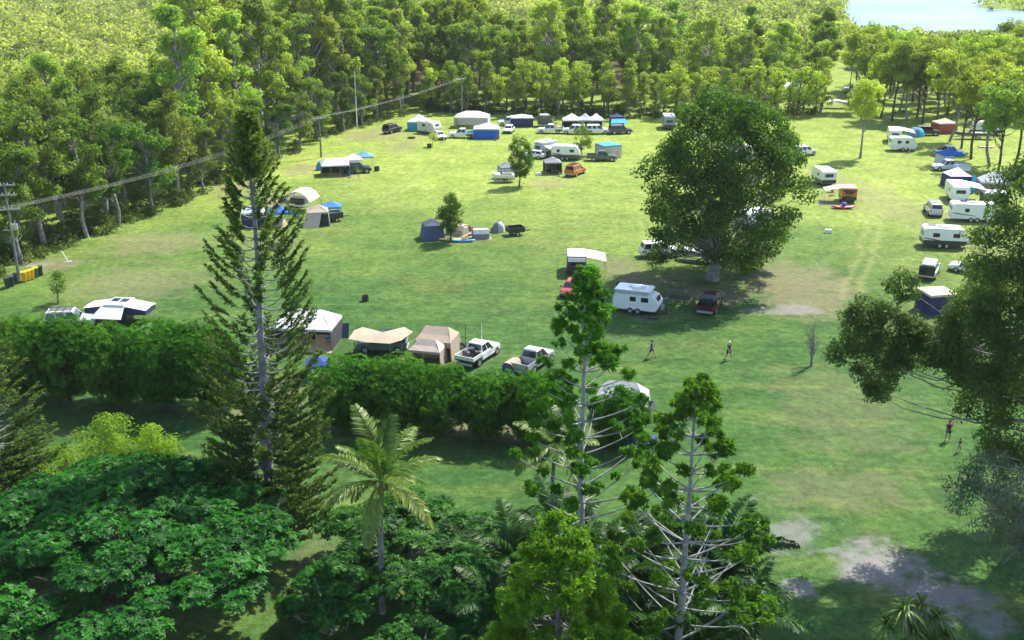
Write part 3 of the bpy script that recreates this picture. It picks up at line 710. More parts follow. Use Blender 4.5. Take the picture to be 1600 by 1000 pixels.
def pompoms(C, Rr, tones, sub=11, per=34, L=.22, W=.065):
    Ps, Ns, Ts, Rs = [], [], [], []
    for c, r, tn in zip(C, Rr, tones):
        d = unit(rng.normal(size=(sub, 3))); d[:, 2] = d[:, 2] * .7 + .2
        for e in d:
            cc = c + e * r * .62; v = unit(rng.normal(size=(per, 3)) + e * .7 + np.array([0, 0, .3]))
            Ps.append(cc + v * r * rng.uniform(.15, .42, (per, 1))); Ts.append(v); Ns.append(rng.normal(size=(per, 3)) + np.array([0, 0, .6]))
            Rs.append(np.clip(tn * .75 + rng.random() * .25 + rng.random(per) * .15, 0, 1))
    P = np.concatenate(Ps); s = rng.uniform(.7, 1.3, len(P))
    V, F = leaf_quads(P, np.concatenate(Ns), L * s, W * s, np.concatenate(Ts))
    return V, F, np.repeat(np.concatenate(Rs), 4)
def hoop(seed, h, rmax, z0, gapf):
    global rng
    rng = np.random.default_rng(seed)
    z = np.linspace(0, h, 10); w = np.cumsum(rng.normal(size=(10, 2)) * .04, 0); tp = np.column_stack([w, z]); paths = [(tp, np.linspace(.26, .035, 10))]
    C, Rr, tn = [], [], []
    zz = z0
    while zz < h:
        q = (zz - z0) / (h - z0); rad = rmax * np.interp(q, [0, .3, .6, .85, 1], [1, .9, .56, .30, .09]); nb = int(rng.integers(4, 7)) if q < .88 else 4
        for i in range(nb):
            if rng.random() < gapf and q < .85: continue
            a = i * 6.283 / nb + rng.normal() * .3 + zz * 1.7; L = rad * rng.uniform(.7, 1.12); t = np.linspace(0, 1, 7)[:, None]; dr = np.array([math.cos(a), math.sin(a), 0])
            st = np.array([np.interp(zz, tp[:, 2], tp[:, 0]), np.interp(zz, tp[:, 2], tp[:, 1]), zz])
            path = st + dr * L * (t ** .9) + np.array([0, 0, 1.0]) * L * (.14 * t ** 3 + .36 * t)
            path += np.array([-dr[1], dr[0], 0]) * np.sin(t * 3.0) * rng.normal() * .02 * L
            paths.append((path, np.linspace(.05, .018, 7)))
            C.append(path[-1]); Rr.append(rng.uniform(.36, .54)); tn.append(rng.random())
            for _ in range(int(rng.integers(0, 3)) if L > 1.2 else 0):
                u = rng.uniform(.52, .95); p = np.array([np.interp(u, t[:, 0], path[:, k]) for k in range(3)])
                e = p + np.array([rng.normal() * .25, rng.normal() * .25, rng.uniform(.12, .35)]); paths.append((curve3(p, e, -.03, 4), np.linspace(.018, .01, 4)))
                C.append(e); Rr.append(rng.uniform(.28, .4)); tn.append(rng.random())
        zz += np.interp(q, [0, .8, 1], [.95, .9, .55])
    for k in range(6): C.append(np.array([rng.normal() * .2, rng.normal() * .2, h - k * .22])); Rr.append(.36); tn.append(.8)
    V, F, rn = pompoms(C, Rr, tn)
    print('hoop', len(F))
    return npmesh('trunk', *tubes_np(paths, 6), BARK_HOOP, smooth=True), npmesh('crown', V, F, L_HOOP, rn)
t, c = hoop(61, 20.4, 3.6, 7.0, .12)
put_tree('hoop_pine_tree', 'taller grey trunked hoop pine with tufted branch tips before the hedge end', t, c, G(903, 985), .4)
t, c = hoop(62, 16.9, 4.5, 2.5, .05)
put_tree('hoop_pine_tree', 'wider hoop pine with long bare upswept branches over the palms', t, c, G(1052, 1088), 1.1)
def hoop_young(seed, h, rmax):
    global rng
    rng = np.random.default_rng(seed); C, Rr, tn, paths = [], [], [], []
    tp = np.column_stack([np.zeros((6, 2)), np.linspace(0, h, 6)]); paths.append((tp, np.linspace(.22, .03, 6)))
    for i in range(310):
        q = rng.random() ** .8; zz = h * (.98 - .85 * q); a = rng.uniform(0, 6.283); r = rmax * (.10 + .90 * q ** .75) * rng.uniform(.70, 1.0)
        C.append(np.array([math.cos(a) * r, math.sin(a) * r, zz])); Rr.append(rng.uniform(.5, .76)); tn.append(rng.random() ** 1.3)
        if i % 3 == 0: paths.append((curve3((0, 0, max(.3, zz - r * .35)), C[-1], -.12 * r, 5), np.linspace(.04, .012, 5)))
    V, F, rn = pompoms(C, Rr, tn, 9, 26, .22, .075)
    print('young', len(F))
    return npmesh('trunk', *tubes_np(paths, 5), BARK_GREY, smooth=True), npmesh('crown', V, F, L_HOOPY, rn)
t, c = hoop_young(63, 12.0, 4.6)
put_tree('young_hoop_pine_tree', 'dense bright green young hoop pine at the bottom of the picture', t, c, G(868, 1165))

# ------------------------------------------------------------------ palms, pandanus
def palm(seed, ht, nf, Lf, leaf, el0, el1, droop, bark, tr=.17, bend=.3, nl=34, lw=.07, ll=.75):
    global rng
    rng = np.random.default_rng(seed)
    z = np.linspace(0, ht, 8); tp = np.column_stack([bend * (z / ht) ** 2, np.zeros(8), z]); top = tp[-1]
    tv, tf = tubes_np([(tp, np.linspace(tr, tr * .72, 8))], 8)
    trunk = npmesh('trunk', tv, tf, bark, smooth=True)
    fr = []
    for i in range(nf):
        a = i * 2.3999 + rng.normal() * .15; el = el0 + (el1 - el0) * (i / (nf - 1)) + rng.normal() * .08; L = Lf * rng.uniform(.85, 1.1)
        t = np.linspace(0, 1, 12)[:, None]; dr = np.array([math.cos(a), math.sin(a), 0])
        el_t = el - droop * (t ** 1.6); seg = (dr * np.cos(el_t) + np.array([0, 0, 1.0]) * np.sin(el_t)) * (L / 11)
        path = top + np.cumsum(np.vstack([np.zeros((1, 3)), seg[:-1]]), 0)
        Vr, Fr = tubes_np([(path, np.linspace(.035, .008, 12))], 4)
        tan = unit(np.gradient(path, axis=0)); u = np.linspace(.10, 1, nl)
        ps = np.column_stack([np.interp(u, t[:, 0], path[:, k]) for k in range(3)]); ts = unit(np.column_stack([np.interp(u, t[:, 0], tan[:, k]) for k in range(3)]))
        side = unit(np.cross(ts, np.array([0, 0, 1.0]))); up = np.cross(side, ts)
        Ps, Ns, Ts, Ls = [], [], [], []
        for s_ in (-1, 1):
            d = unit(side * s_ * .8 + ts * .75 - np.array([0, 0, 1.0]) * .38 + rng.normal(size=(nl, 3)) * .08); ln = ll * (np.sin(u * 2.7 + .25)) * rng.uniform(.85, 1.1, nl) + .12
            Ps.append(ps + d * (ln / 2)[:, None]); Ts.append(d); Ns.append(up + side * s_ * .3 + rng.normal(size=(nl, 3)) * .15); Ls.append(ln)
        V, F = leaf_quads(np.concatenate(Ps), np.concatenate(Ns), np.concatenate(Ls), lw, np.concatenate(Ts))
        tone = np.clip(.25 + .5 * rng.random() + (.3 if i < 3 else 0), 0, 1); F = np.vstack([Fr, F + len(Vr)]); V = np.vstack([Vr, V])
        fr.append(npmesh('frond', V, F, leaf, np.clip(np.full(len(V), tone) + rng.normal(size=len(V)) * .06, 0, 1)))
    return trunk, fr, top
def put_palm(name, label, pal, loc, rz=0.0, s=1.0, nuts=False, group=None):
    t = root(name, label, 'palm', loc, rz, group); t.scale = (s, s, s); ob('trunk', pal[0], t)
    for f in pal[1]: ob('frond', f, t)
    if nuts:
        for k in range(7):
            a = k * .9; p = pal[2] + np.array([math.cos(a) * .32, math.sin(a) * .32, -.35 - .12 * (k % 2)])
            m = MB().loft([[(p[0] + math.cos(j) * r_, p[1] + math.sin(j) * r_, p[2] + z_) for j in np.linspace(0, 5.5, 7)] for r_, z_ in ((.03, -.16), (.11, -.08), (.12, .03), (.05, .13))])
            m.build('coconut', paint((.30, .20, .06), .6), t, smooth=True)
    return t
COCO = palm(71, 8.4, 17, 4.1, L_PALM, -.55, 1.45, .95, BARK_GREY, .18, .25, 60, .10, .85)
put_palm('coconut_palm', 'single coconut palm with nuts and windblown fronds in front of the hedge', COCO, G(598, 958), 0, 1.0, True)
COCO2 = palm(72, 5.0, 12, 3.4, L_PALM, -.5, 1.2, 1.1, BARK_GREY, .16, .2, 44, .11, .8)
put_palm('coconut_palm', 'smaller palm with arching fronds half hidden behind the tall hoop pine', COCO2, G(862, 800), .5)
BUSHP = palm(73, 2.4, 15, 3.2, L_PALMD, .05, 1.3, 1.3, BARK_DARK, .13, .1, 40, .13, .7)
for px, py, rz, s, h_, lab in [(800, 935, 0, 1.1, 0, 'bushy dark palm nearest the coconut palm side of the thicket'), (770, 1010, 1.2, 1.0, 0, 'bushy dark palm low at the left end of the thicket'), (935, 930, 2, 1.1, 0, 'bushy dark palm behind the foot of the tall hoop pine'),
                               (1010, 960, 3, 1.25, 0, 'bushy dark palm between the two hoop pines'), (1110, 985, 4, 1.25, 0, 'bushy dark palm just past the wider hoop pine trunk'), (1150, 1030, 5, 1.1, 0, 'bushy dark palm at the sandy end of the thicket'),
                               (990, 1060, .6, 1.2, 0, 'bushy dark palm at the bottom between the hoop pines'), (1090, 1075, 1.9, 1.1, 0, 'bushy dark palm at the bottom under the wider hoop pine'), (1050, 930, 2.7, 1.2, 0, 'bushy dark palm highest in the thicket behind the wider hoop pine'), (1130, 955, 3.3, 1.35, 0, 'bushy dark palm behind the long branches of the wider hoop pine'), (965, 1000, 1.5, 1.3, 0, 'bushy dark palm just past the young hoop pine'), (870, 905, .2, 1.2, 0, 'bushy dark palm showing over the young hoop pine')]:
    put_palm('bushy_palm', lab, BUSHP, G(px, py), rz, s, group='bushy palms of the thicket')
def pandanus():
    global rng
    rng = np.random.default_rng(81)
    b = G(1425, 1095); heads = [(1385, 975), (1412, 952), (1440, 945), (1462, 965), (1478, 992), (1425, 985), (1450, 1000)]
    t = root('pandanus_tree', 'pandanus with spiky strap leaf heads at the bottom picture edge', 'tree', b)
    paths = [(np.array([[0, 0, 0], [0, 0, 1.2], [0, .1, 2.0]]), np.array([.14, .11, .09]))]; hs = []
    for i, (x, y) in enumerate(heads):
        p = np.array(AT(x, y, b.y + rng.uniform(-.7, .7))) - np.array(b); hs.append(p); paths.append((curve3((0, .05, 1.2 + .1 * i), p, -.2, 6), np.linspace(.09, .06, 6)))
    ob('trunk', npmesh('trunk', *tubes_np(paths, 6), BARK_GREY, smooth=True), t)
    for p in hs:
        n = 62; d = unit(rng.normal(size=(n, 3)) + np.array([0, 0, .55])); Ls = rng.uniform(.95, 1.4, n)
        Vs, Fs, bs = [], [], 0
        for k in range(n):
            q = np.linspace(0, 1, 5)[:, None]; path = p + d[k] * Ls[k] * q - np.array([0, 0, .55]) * Ls[k] * q ** 2.4; sd_ = unit(np.cross(d[k], [0, 0, 1.0])) * np.array([[.035], [.045], [.04], [.025], [.004]])
            Vs.append(np.stack([path - sd_, path + sd_], 1).reshape(-1, 3)); Fs.append(np.array([[2 * j, 2 * j + 1, 2 * j + 3, 2 * j + 2] for j in range(4)]) + bs); bs += 10
        V = np.concatenate(Vs); ob('crown', npmesh('crown', V, np.concatenate(Fs), L_PALM, np.repeat(rng.random(n) * .7, 10)), t)
pandanus()
# ------------------------------------------------------------------ vehicles
def sect(x, w, z0, z1, ch=.09):
    return [(x, -w, z0 + ch), (x, -w, z1 - ch), (x, -w + ch, z1), (x, w - ch, z1), (x, w, z1 - ch), (x, w, z0 + ch), (x, w - ch, z0), (x, -w + ch, z0)]
def ring_y(x, y0, y1, z, r, n=14): return [[(x + math.cos(a) * r, y, z + math.sin(a) * r) for a in np.linspace(0, 2 * math.pi, n, endpoint=False)] for y in (y0, y1)]
_W = {}
def wheel(parent, x, y, r=.38, w=.25):
    if (r, w) not in _W:
        _W[(r, w)] = (MB().loft(ring_y(0, -w / 2, w / 2, 0, r)).mesh('wheel', RUBBER), MB().loft(ring_y(0, -w / 2 - .012, w / 2 + .012, 0, r * .58)).mesh('rim', STEEL))
    o = ob('wheel', _W[(r, w)][0], parent, (x, y, r)); ob('rim', _W[(r, w)][1], o); return o
def glasshouse(t, x0, x1, X0, X1, zb, zt, wb, wt, mat, doors=2, rear=True):
    B = [(x0, -wb, zb), (x1, -wb, zb), (x1, wb, zb), (x0, wb, zb)]; T = [(X0, -wt, zt), (X1, -wt, zt), (X1, wt, zt), (X0, wt, zt)]
    Tc = [(X0 + .12, -wt + .12, zt + .06), (X1 - .12, -wt + .12, zt + .06), (X1 - .12, wt - .12, zt + .06), (X0 + .12, wt - .12, zt + .06)]
    MB().loft([B, T, Tc]).build('cabin', mat, t)
    def lerp(a, b, q): return tuple(a[i] * (1 - q) + b[i] * q for i in range(3))
    def quad(a, b, c, d, name, u0=.05, u1=.95, v0=.12, v1=.9):
        lo = lambda u: lerp(a, b, u); hi = lambda u: lerp(d, c, u)
        panel([lerp(lo(u0), hi(u0), v0), lerp(lo(u1), hi(u1), v0), lerp(lo(u1), hi(u1), v1), lerp(lo(u0), hi(u0), v1)], .014).build(name, GLASS, t)
    quad(B[1], B[2], T[2], T[1], 'windscreen')
    if rear: quad(B[3], B[0], T[0], T[3], 'rear_window', .08, .92, .2, .88)
    for k in range(doors):
        a, b_ = k / doors + .03, (k + 1) / doors - .03
        quad(B[0], B[1], T[1], T[0], 'side_window', a, b_); quad(B[2], B[3], T[3], T[2], 'side_window', 1 - b_, 1 - a)
def car(name, label, px, py, head, mat, kind='suv', rack=None, bull=False, s=1.0, group=None, load=None, cat=None):
    name = {'suv': 'parked_wagon', 'hatch': 'hatchback_car', 'ute': 'dual_cab_ute', 'tray': 'tray_ute'}[kind]
    t = root(name, label, cat or {'suv': 'car', 'hatch': 'car', 'ute': 'ute', 'tray': 'ute'}[kind], G(px, py), R(head), group); t.scale = (s, s, s)
    hl = {'suv': 2.35, 'hatch': 2.05, 'ute': 2.6, 'tray': 2.65}[kind]; zf = .95 if kind == 'hatch' else 1.1
    r = .32 if kind == 'hatch' else .39; fx, rx = hl - .85, -hl + (1.15 if kind in ('ute', 'tray') else .85)
    front = [sect(1.05, .92, .34, zf), sect(hl - .35, .90, .34, zf - .06), sect(hl - .05, .82, .38, zf - .22), sect(hl, .74, .44, zf - .32)]
    if kind in ('suv', 'hatch'):
        MB().loft([sect(-hl, .80, .46, zf - .05), sect(-hl + .08, .90, .36, zf)] + front).build('body', mat, t)
        if kind == 'suv': glasshouse(t, -hl + .06, 1.12, -hl + .28, .42, zf - .03, 1.82, .87, .70, mat, 3)
        else: glasshouse(t, -hl + .12, 1.0, -hl + .65, .25, zf - .03, 1.42, .85, .64, mat, 2)
    else:
        MB().loft([sect(-.88, .92, .36, zf)] + front).build('body', mat, t)
        glasshouse(t, -.84, 1.18, -.62, .45, zf - .03, 1.80, .87, .70, mat, 2)
        bm = mat if kind == 'ute' else OFFW
        bw = .92 if kind == 'ute' else .98; zt = zf if kind == 'ute' else 1.15; z0 = .62 if kind == 'ute' else .82; xa, xb = -hl, -.94
        m = MB().box(((xa + xb) / 2, 0, z0), (xb - xa, 2 * bw, .12))
        m.build('tray_floor', DGREY, t)
        for nm, cc, dd in (('tray_side', ((xa + xb) / 2, bw - .03, (z0 + zt) / 2 + .06), (xb - xa, .06, zt - z0)), ('tray_side', ((xa + xb) / 2, -bw + .03, (z0 + zt) / 2 + .06), (xb - xa, .06, zt - z0)),
                           ('tailgate', (xa + .03, 0, (z0 + zt) / 2 + .06), (.06, 2 * bw - .13, zt - z0)), ('headboard', (xb - .03, 0, (z0 + zt) / 2 + .1), (.06, 2 * bw - .13, zt - z0 + .1))):
            MB().box(cc, dd).build(nm, bm, t)
        MB().box(((xa + xb) / 2, 0, .48), (xb - xa, .8, .14)).build('chassis', BLACK, t)
        if kind == 'ute':
            for sg in (-1, 1): MB().prism([(xa + .03, .5), (rx - .45, .5), (rx - .3, .68), (xa + .03, .68)], sg * .90 - .02, sg * .90 + .02).build('rear_panel', mat, t)
    for x in (fx, rx):
        for y in (-.83, .83): wheel(t, x, y, r)
    for y in (-.6, .6):
        MB().box((hl - .09, y, zf - .33), (.16, .34, .16)).build('headlight', LAMPW, t)
        MB().box((-hl + .01 if kind != 'tray' else -hl, y * 1.28 if kind != 'tray' else y, zf - .18 if kind != 'tray' else .74), (.07, .14, .3 if kind != 'tray' else .12)).build('tail_light', LAMPR, t)
    MB().box((hl - .02, 0, .5), (.16, 1.5, .2)).build('front_bumper', DGREY, t); MB().box((-hl, 0, .5), (.16, 1.6, .2)).build('rear_bumper', SILVER if kind != 'hatch' else mat, t)
    for y in (-1.0, 1.0): MB().box((.72, y, zf + .06), (.12, .2, .16)).build('mirror', BLACK, t)
    if bull: MB().tube([(hl + .1, -.7, .5), (hl + .14, -.6, 1.05), (hl + .14, .6, 1.05), (hl + .1, .7, .5)], .045).build('bull_bar', BLACK, t)
    if rack:
        m = MB(); x0, x1 = (-.6, .35) if kind in ('ute', 'tray') else (-1.8, .3)
        for y in np.linspace(-.6, .6, 6): m.box(((x0 + x1) / 2, y, 1.97), (x1 - x0, .05, .04))
        for x in np.linspace(x0, x1, 4): m.box((x, 0, 1.92), (.06, 1.3, .06))
        m.build('roof_rack', rack, t)
    if load:
        m = MB()
        for k in range(7): m.box((rx + rng.uniform(-.6, .7), rng.uniform(-.6, .6), 1.05 + rng.uniform(0, .25)), (rng.uniform(.4, .8), rng.uniform(.3, .6), rng.uniform(.3, .5)), rng.uniform(0, 1))
        m.build('load', load, t)
    return t
def caravan(name, label, px, py, head, L=5.6, H=2.55, body=WHITE, skirt=None, poptop=False, wins=((-.6, .8), (.7, .9)), stripe=None, axles=2, awn=0, awncol=None, aero=.7, rear=None, group=None, s=1.0, bar=True, solar=0, awnw=None, roofmat=None):
    camper = 'camper' in label; t = root('camper_van' if camper else 'caravan', label, 'camper' if camper else 'caravan', G(px, py), R(head), group); t.scale = (s, s, s); a, w = L / 2, 1.18
    prof = [(-a, .5), (a - .35, .5), (a - .05, .85), (a, 1.3), (a - aero * .45, H - .28), (a - aero, H - .03), (a - aero - .25, H), (-a + .3, H), (-a + .06, H - .18), (-a - .02, 1.2)]
    MB().prism(prof, -w, w).build('body', body, t)
    zt = H
    if poptop:
        MB().prism([(-a + .25, H), (a - aero - .35, H), (a - aero - .35, H + .42), (-a + .25, H + .42)], -w + .1, w - .1).build('pop_top_skirt', C_LGREY, t)
        MB().prism([(-a + .05, H + .42), (a - aero - .1, H + .42), (a - aero - .25, H + .54), (-a + .2, H + .54)], -w - .02, w + .02).build('pop_top_roof', roofmat or WHITE, t); zt = H + .54
    elif roofmat: MB().box((-.15, 0, H + .02), (L - aero - .5, 2.2, .04)).build('roof_skin', roofmat, t)
    if skirt: 
        for sg in (-1, 1): MB().prism([(-a + .02, .49), (a - .3, .49), (a - .04, .86), (a - .06, 1.05), (-a + .02, 1.05)], sg * (w + .004) - .004, sg * (w + .004) + .004).build('lower_panel', skirt, t)
        MB().box((-a - .015, 0, .8), (.03, 2.3, .56)).build('lower_panel', skirt, t)
    for x, ww in wins:
        for sg in (-1, 1):
            f = MB().box((x, sg * (w + .006), 1.72), (ww, .02, .52)).build('window', GLASS, t)
            MB().box((x, sg * (w + .014), 2.0), (ww + .1, .03, .05)).build('frame', OFFW, f)
    MB().box((-a - .02, 0, 1.75), (.05, 1.3, .5)).build('rear_window', GLASS, t)
    MB().box((a - aero * .26, 0, 1.78), (.06, 1.3, .45), 0, -R(22)).build('front_window', GLASS, t)
    MB().box((.15 if len(wins) > 1 else .9, w + .016, 1.42), (.66, .03, 1.75)).build('door', OFFW, t)
    if stripe:
        for sg in (-1, 1):
            MB().prism([(-a + .1, 1.35), (-a + .9, 1.28), (0, .98), (0, .90), (-a + .9, 1.12), (-a + .1, 1.25)], sg * (w + .005) - .003, sg * (w + .005) + .003).build('stripe', stripe, t)
            MB().prism([(a - 1.7, .98), (a - .9, 1.05), (a - .35, .80), (a - .35, .72), (a - 1.0, .9), (a - 1.7, .92)], sg * (w + .005) - .003, sg * (w + .005) + .003).build('stripe', stripe, t)
    MB().box((0, 0, .46), (L - .2, 1.9, .1)).build('chassis', BLACK, t)
    for x in ((-.45, .37) if axles == 2 else (0,)):
        for y in (-1.08, 1.08): wheel(t, x - .1, y, .36, .24)
    for x in (-.8, .5): MB().box((x, .2, zt + .06), (.5, .5, .12)).build('roof_hatch', OFFW, t)
    MB().box((-.1, -.3, zt + .11), (.9, .6, .2)).build('air_conditioner', WHITE, t)
    for k in range(solar): MB().box((-1.2 + k * 1.7, .55, zt + .05), (1.4, .7, .04)).build('solar_panel', SOLAR, t)
    if bar:
        MB().tube([(a - .3, -.7, .5), (a + 1.2, 0, .5), (a - .3, .7, .5)], .06).build('drawbar', BLACK, t); MB().tube([(a + .9, .12, 0), (a + .9, .12, .8)], .04).build('jockey_wheel', STEEL, t)
        for y in (-.22, .22): MB().tube([(a + .25, y, .5), (a + .25, y, 1.05)], .16, 8).build('gas_bottle', STEEL, t)
    if awn:
        aw = awnw or L * .75; z1 = H - .08
        MB().add([(-aw / 2, awn * w, z1), (aw / 2, awn * w, z1), (aw / 2, awn * (w + 1.3), z1 - .22), (-aw / 2, awn * (w + 1.3), z1 - .22), (aw / 2, awn * (w + 2.5), z1 - .5), (-aw / 2, awn * (w + 2.5), z1 - .5), (aw / 2, awn * (w + 2.52), z1 - .68), (-aw / 2, awn * (w + 2.52), z1 - .68)],
                 [(0, 1, 2, 3), (3, 2, 4, 5), (5, 4, 6, 7)]).build('awning', awncol or C_WHITE, t)
        for x in (-aw / 2 + .05, aw / 2 - .05): MB().tube([(x, awn * (w + 2.48), 0), (x, awn * (w + 2.48), z1 - .5)], .03).build('awning_pole', STEEL, t)
    return t
# ------------------------------------------------------------------ tents and shelters
def gazebo(name, label, px, py, head, w=3, d=3, h=2.1, pk=3.0, col=C_WHITE, walls=(), wall=None, group=None, floor=None, vent=True):
    name = next((k for k in ('gazebo', 'tent', 'annex', 'shelter', 'porch') if k in label), 'gazebo')
    t = root(name, label, name, G(px, py), R(head), group); a, b_ = w / 2, d / 2
    rg = lambda q, z: [(-a * q, -b_ * q, z), (0, -b_ * q, z + .02), (a * q, -b_ * q, z), (a * q, 0, z + .02), (a * q, b_ * q, z), (0, b_ * q, z + .02), (-a * q, b_ * q, z), (-a * q, 0, z + .02)]
    MB().loft([rg(1.02, h - .22), rg(1.0, h), rg(.55, h + (pk - h) * .38), rg(.2, h + (pk - h) * .8), rg(.02, pk)], False).build('canopy', col, t)
    for x in (-a + .04, a - .04):
        for y in (-b_ + .04, b_ - .04): MB().tube([(x, y, 0), (x, y, h)], .03).build('leg', STEEL, t)
    e = {'f': ((-a, -b_), (a, -b_)), 'b': ((-a, b_), (a, b_)), 'l': ((-a, -b_), (-a, b_)), 'r': ((a, -b_), (a, b_))}
    for k in walls:
        (x0, y0), (x1, y1) = e[k]; m = MB(); n = 7
        top = [(x0 + (x1 - x0) * i / (n - 1), y0 + (y1 - y0) * i / (n - 1), h - .05) for i in range(n)]
        bot = [(p[0] + (.10 * math.sin(i * 2.1)) * (1 if k in 'lr' else 0), p[1] + (.10 * math.sin(i * 2.1)) * (1 if k in 'fb' else 0), .02) for i, p in enumerate(top)]
        m.loft([bot, top], False, False).build('side_wall', wall or col, t)
    if floor: MB().box((0, 0, .012), (w - .1, d - .1, .02)).build('floor_mat', floor, t)
    return t
def hip_tent(name, label, px, py, head, w, d, he, hr, rl, roof, wall, open_=('f',), flare=.12, floor=None, cat='tent', group=None, poles=4, roof2=None, wall2=None, fringe=True):
    t = root('tent' if name != 'marquee_tent' else name, label, cat, G(px, py), R(head), group); a, b_ = w / 2, d / 2
    E = [(-a, -b_, he), (a, -b_, he), (a, b_, he), (-a, b_, he)]; r0, r1 = (-rl / 2, 0, hr), (rl / 2, 0, hr); md = lambda p, q: tuple((p[i] + q[i]) / 2 - (.07 if i == 2 else 0) for i in range(3))
    for nm, vs, fs, mt in (('roof_panel', [E[0], E[1], r1, r0, md(E[0], r0), md(E[1], r1)], [(0, 1, 5, 4), (4, 5, 2, 3)], roof), ('roof_panel', [E[2], E[3], r0, r1, md(E[2], r1), md(E[3], r0)], [(0, 1, 5, 4), (4, 5, 2, 3)], roof),
                           ('roof_end', [E[1], E[2], r1], [(0, 1, 2)], roof), ('roof_end', [E[3], E[0], r0], [(0, 1, 2)], roof2 or roof)):
        MB().add(vs, fs).build(nm, mt, t)
    if fringe: MB().loft([[(x, y, z - .22) for x, y, z in E], [(x * 1.003, y * 1.003, z) for x, y, z in E]], False).build('valance', roof, t)
    B = [(-a - flare, -b_ - flare, 0), (a + flare, -b_ - flare, 0), (a + flare, b_ + flare, 0), (-a - flare, b_ + flare, 0)]
    for k, (i, j) in {'f': (0, 1), 'r': (1, 2), 'b': (2, 3), 'l': (3, 0)}.items():
        if k in open_: continue
        q = lambda P: tuple(c * .992 if n < 2 else c - .02 for n, c in enumerate(P))
        MB().add([B[i], B[j], q(E[j]), q(E[i])], [(0, 1, 2, 3)]).build('side_wall', (wall2 if (wall2 and k in 'lf') else wall), t)
    for k in open_:
        i, j = {'f': (0, 1), 'r': (1, 2), 'b': (2, 3), 'l': (3, 0)}[k]
        for u in np.linspace(0, 1, poles):
            x, y = E[i][0] * (1 - u) + E[j][0] * u, E[i][1] * (1 - u) + E[j][1] * u; MB().tube([(x, y, 0), (x, y, he)], .03).build('pole', STEEL, t)
    if floor: MB().box((0, -.35, .02), (w + .2, d + .5, .03)).build('floor_mat', floor, t)
    return t
def dome_tent(name, label, px, py, head, w, d, h, col, col2=None, cat='tent', group=None):
    t = root(name, label, cat, G(px, py), R(head), group); n = 12
    for k in range(4):
        rings = []
        for v in np.linspace(0, 1, 6):
            q = math.cos(v * math.pi / 2) ** .75; z = h * math.sin(v * math.pi / 2)
            rings.append([(w / 2 * q * math.cos(u), d / 2 * q * math.sin(u), z) for u in np.linspace(k * math.pi / 2, (k + 1) * math.pi / 2, 4)])
        MB().loft(rings, False, False).build('panel', col2 if (col2 and k % 2) else col, t, smooth=True)
    for ang in (.785, 2.356):
        MB().tube([(w / 2 * 1.01 * math.cos(v) * math.cos(ang) , d / 2 * 1.01 * math.cos(v) * math.sin(ang), h * 1.015 * math.sin(v)) for v in np.linspace(0, math.pi, 11)], .022, 5).build('tent_pole', DGREY, t)
    return t
def swag(name, label, px, py, head, L, w, h, col, roof=None, cat='swag'):
    t = root(name, label, cat, G(px, py), R(head)); pr = [(-w / 2, 0), (-w / 2 * .93, h * .55), (-w / 2 * .5, h * .95), (0, h), (w / 2 * .5, h * .95), (w / 2 * .93, h * .55), (w / 2, 0)]
    MB().loft([[(x, p[0] * s_, p[1] * s_) for p in pr] for x, s_ in ((-L / 2, .78), (-L / 2 + .3, 1), (L / 2 - .3, 1), (L / 2, .88))]).build('cover', col, t)
    if roof: MB().add([(x, p[0] * 1.02, p[1] + .02) for x in (-L / 2 + .1, L / 2 - .1) for p in pr[1:6]], [(i, i + 1, i + 6, i + 5) for i in range(4)]).build('fly', roof, t)
    MB().add([(L / 2 + .01, -w * .3, .08), (L / 2 + .01, w * .3, .08), (L / 2 - .04, w * .22, h * .75), (L / 2 - .04, -w * .22, h * .75)], [(0, 1, 2, 3)]).build('opening', C_DARK, t)
    MB().box((0, 0, .015), (L + .5, w + .3, .02)).build('ground_sheet', C_MAT, t); return t
def kayak(name, label, px, py, head, mat, L=3.2, w=.75, h=.3, cat='kayak'):
    t = root(name, label, cat, G(px, py), R(head)); st = []
    for x in np.linspace(-1, 1, 9):
        q = max(.04, math.sqrt(max(0, 1 - x * x))) ** .8; st.append([(x * L / 2, math.cos(a) * w / 2 * q, h * .5 + math.sin(a) * h * .5 * (q * .8 + .2) + .12 * x * x) for a in np.linspace(0, 2 * math.pi, 10, endpoint=False)])
    MB().loft(st).build('hull', mat, t, smooth=True)
    MB().loft([[(math.cos(a) * .45 * q, math.sin(a) * w * .3 * q, h + z) for a in np.linspace(0, 2 * math.pi, 10, endpoint=False)] for q, z in ((1.1, -.02), (1, .035), (.8, .0))]).build('cockpit', DGREY, t); return t
def drum(label, px, py, s=1.0):
    t = root('fire_drum', label, 'fire drum', G(px, py)); t.scale = (s, s, s)
    rr = lambda r, z: [(math.cos(a) * r, math.sin(a) * r, z) for a in np.linspace(0, 2 * math.pi, 14, endpoint=False)]
    MB().loft([rr(.36, 0), rr(.38, .05), rr(.36, .3), rr(.38, .34), rr(.37, .62), rr(.33, .62), rr(.32, .15), rr(.02, .14)], False).build('drum_shell', paint((.035, .025, .02), .8), t)
    MB().tube([(-.36, 0, .63), (.36, 0, .63)], .02).build('grate_bar', DGREY, t); return t
def chair(label, px, py, head, col, g='folding chairs of the camps'):
    t = root('camp_chair', label, 'chair', G(px, py), R(head), g)
    MB().box((0, 0, .45), (.5, .52, .04)).build('seat', col, t); MB().box((-.28, 0, .78), (.05, .52, .6), 0, -.15).build('backrest', col, t)
    for x in (-.22, .22):
        for y in (-.24, .24): MB().tube([(x, y, 0), (-x * .6, y, .44)], .016, 5).build('leg', STEEL, t)
    return t
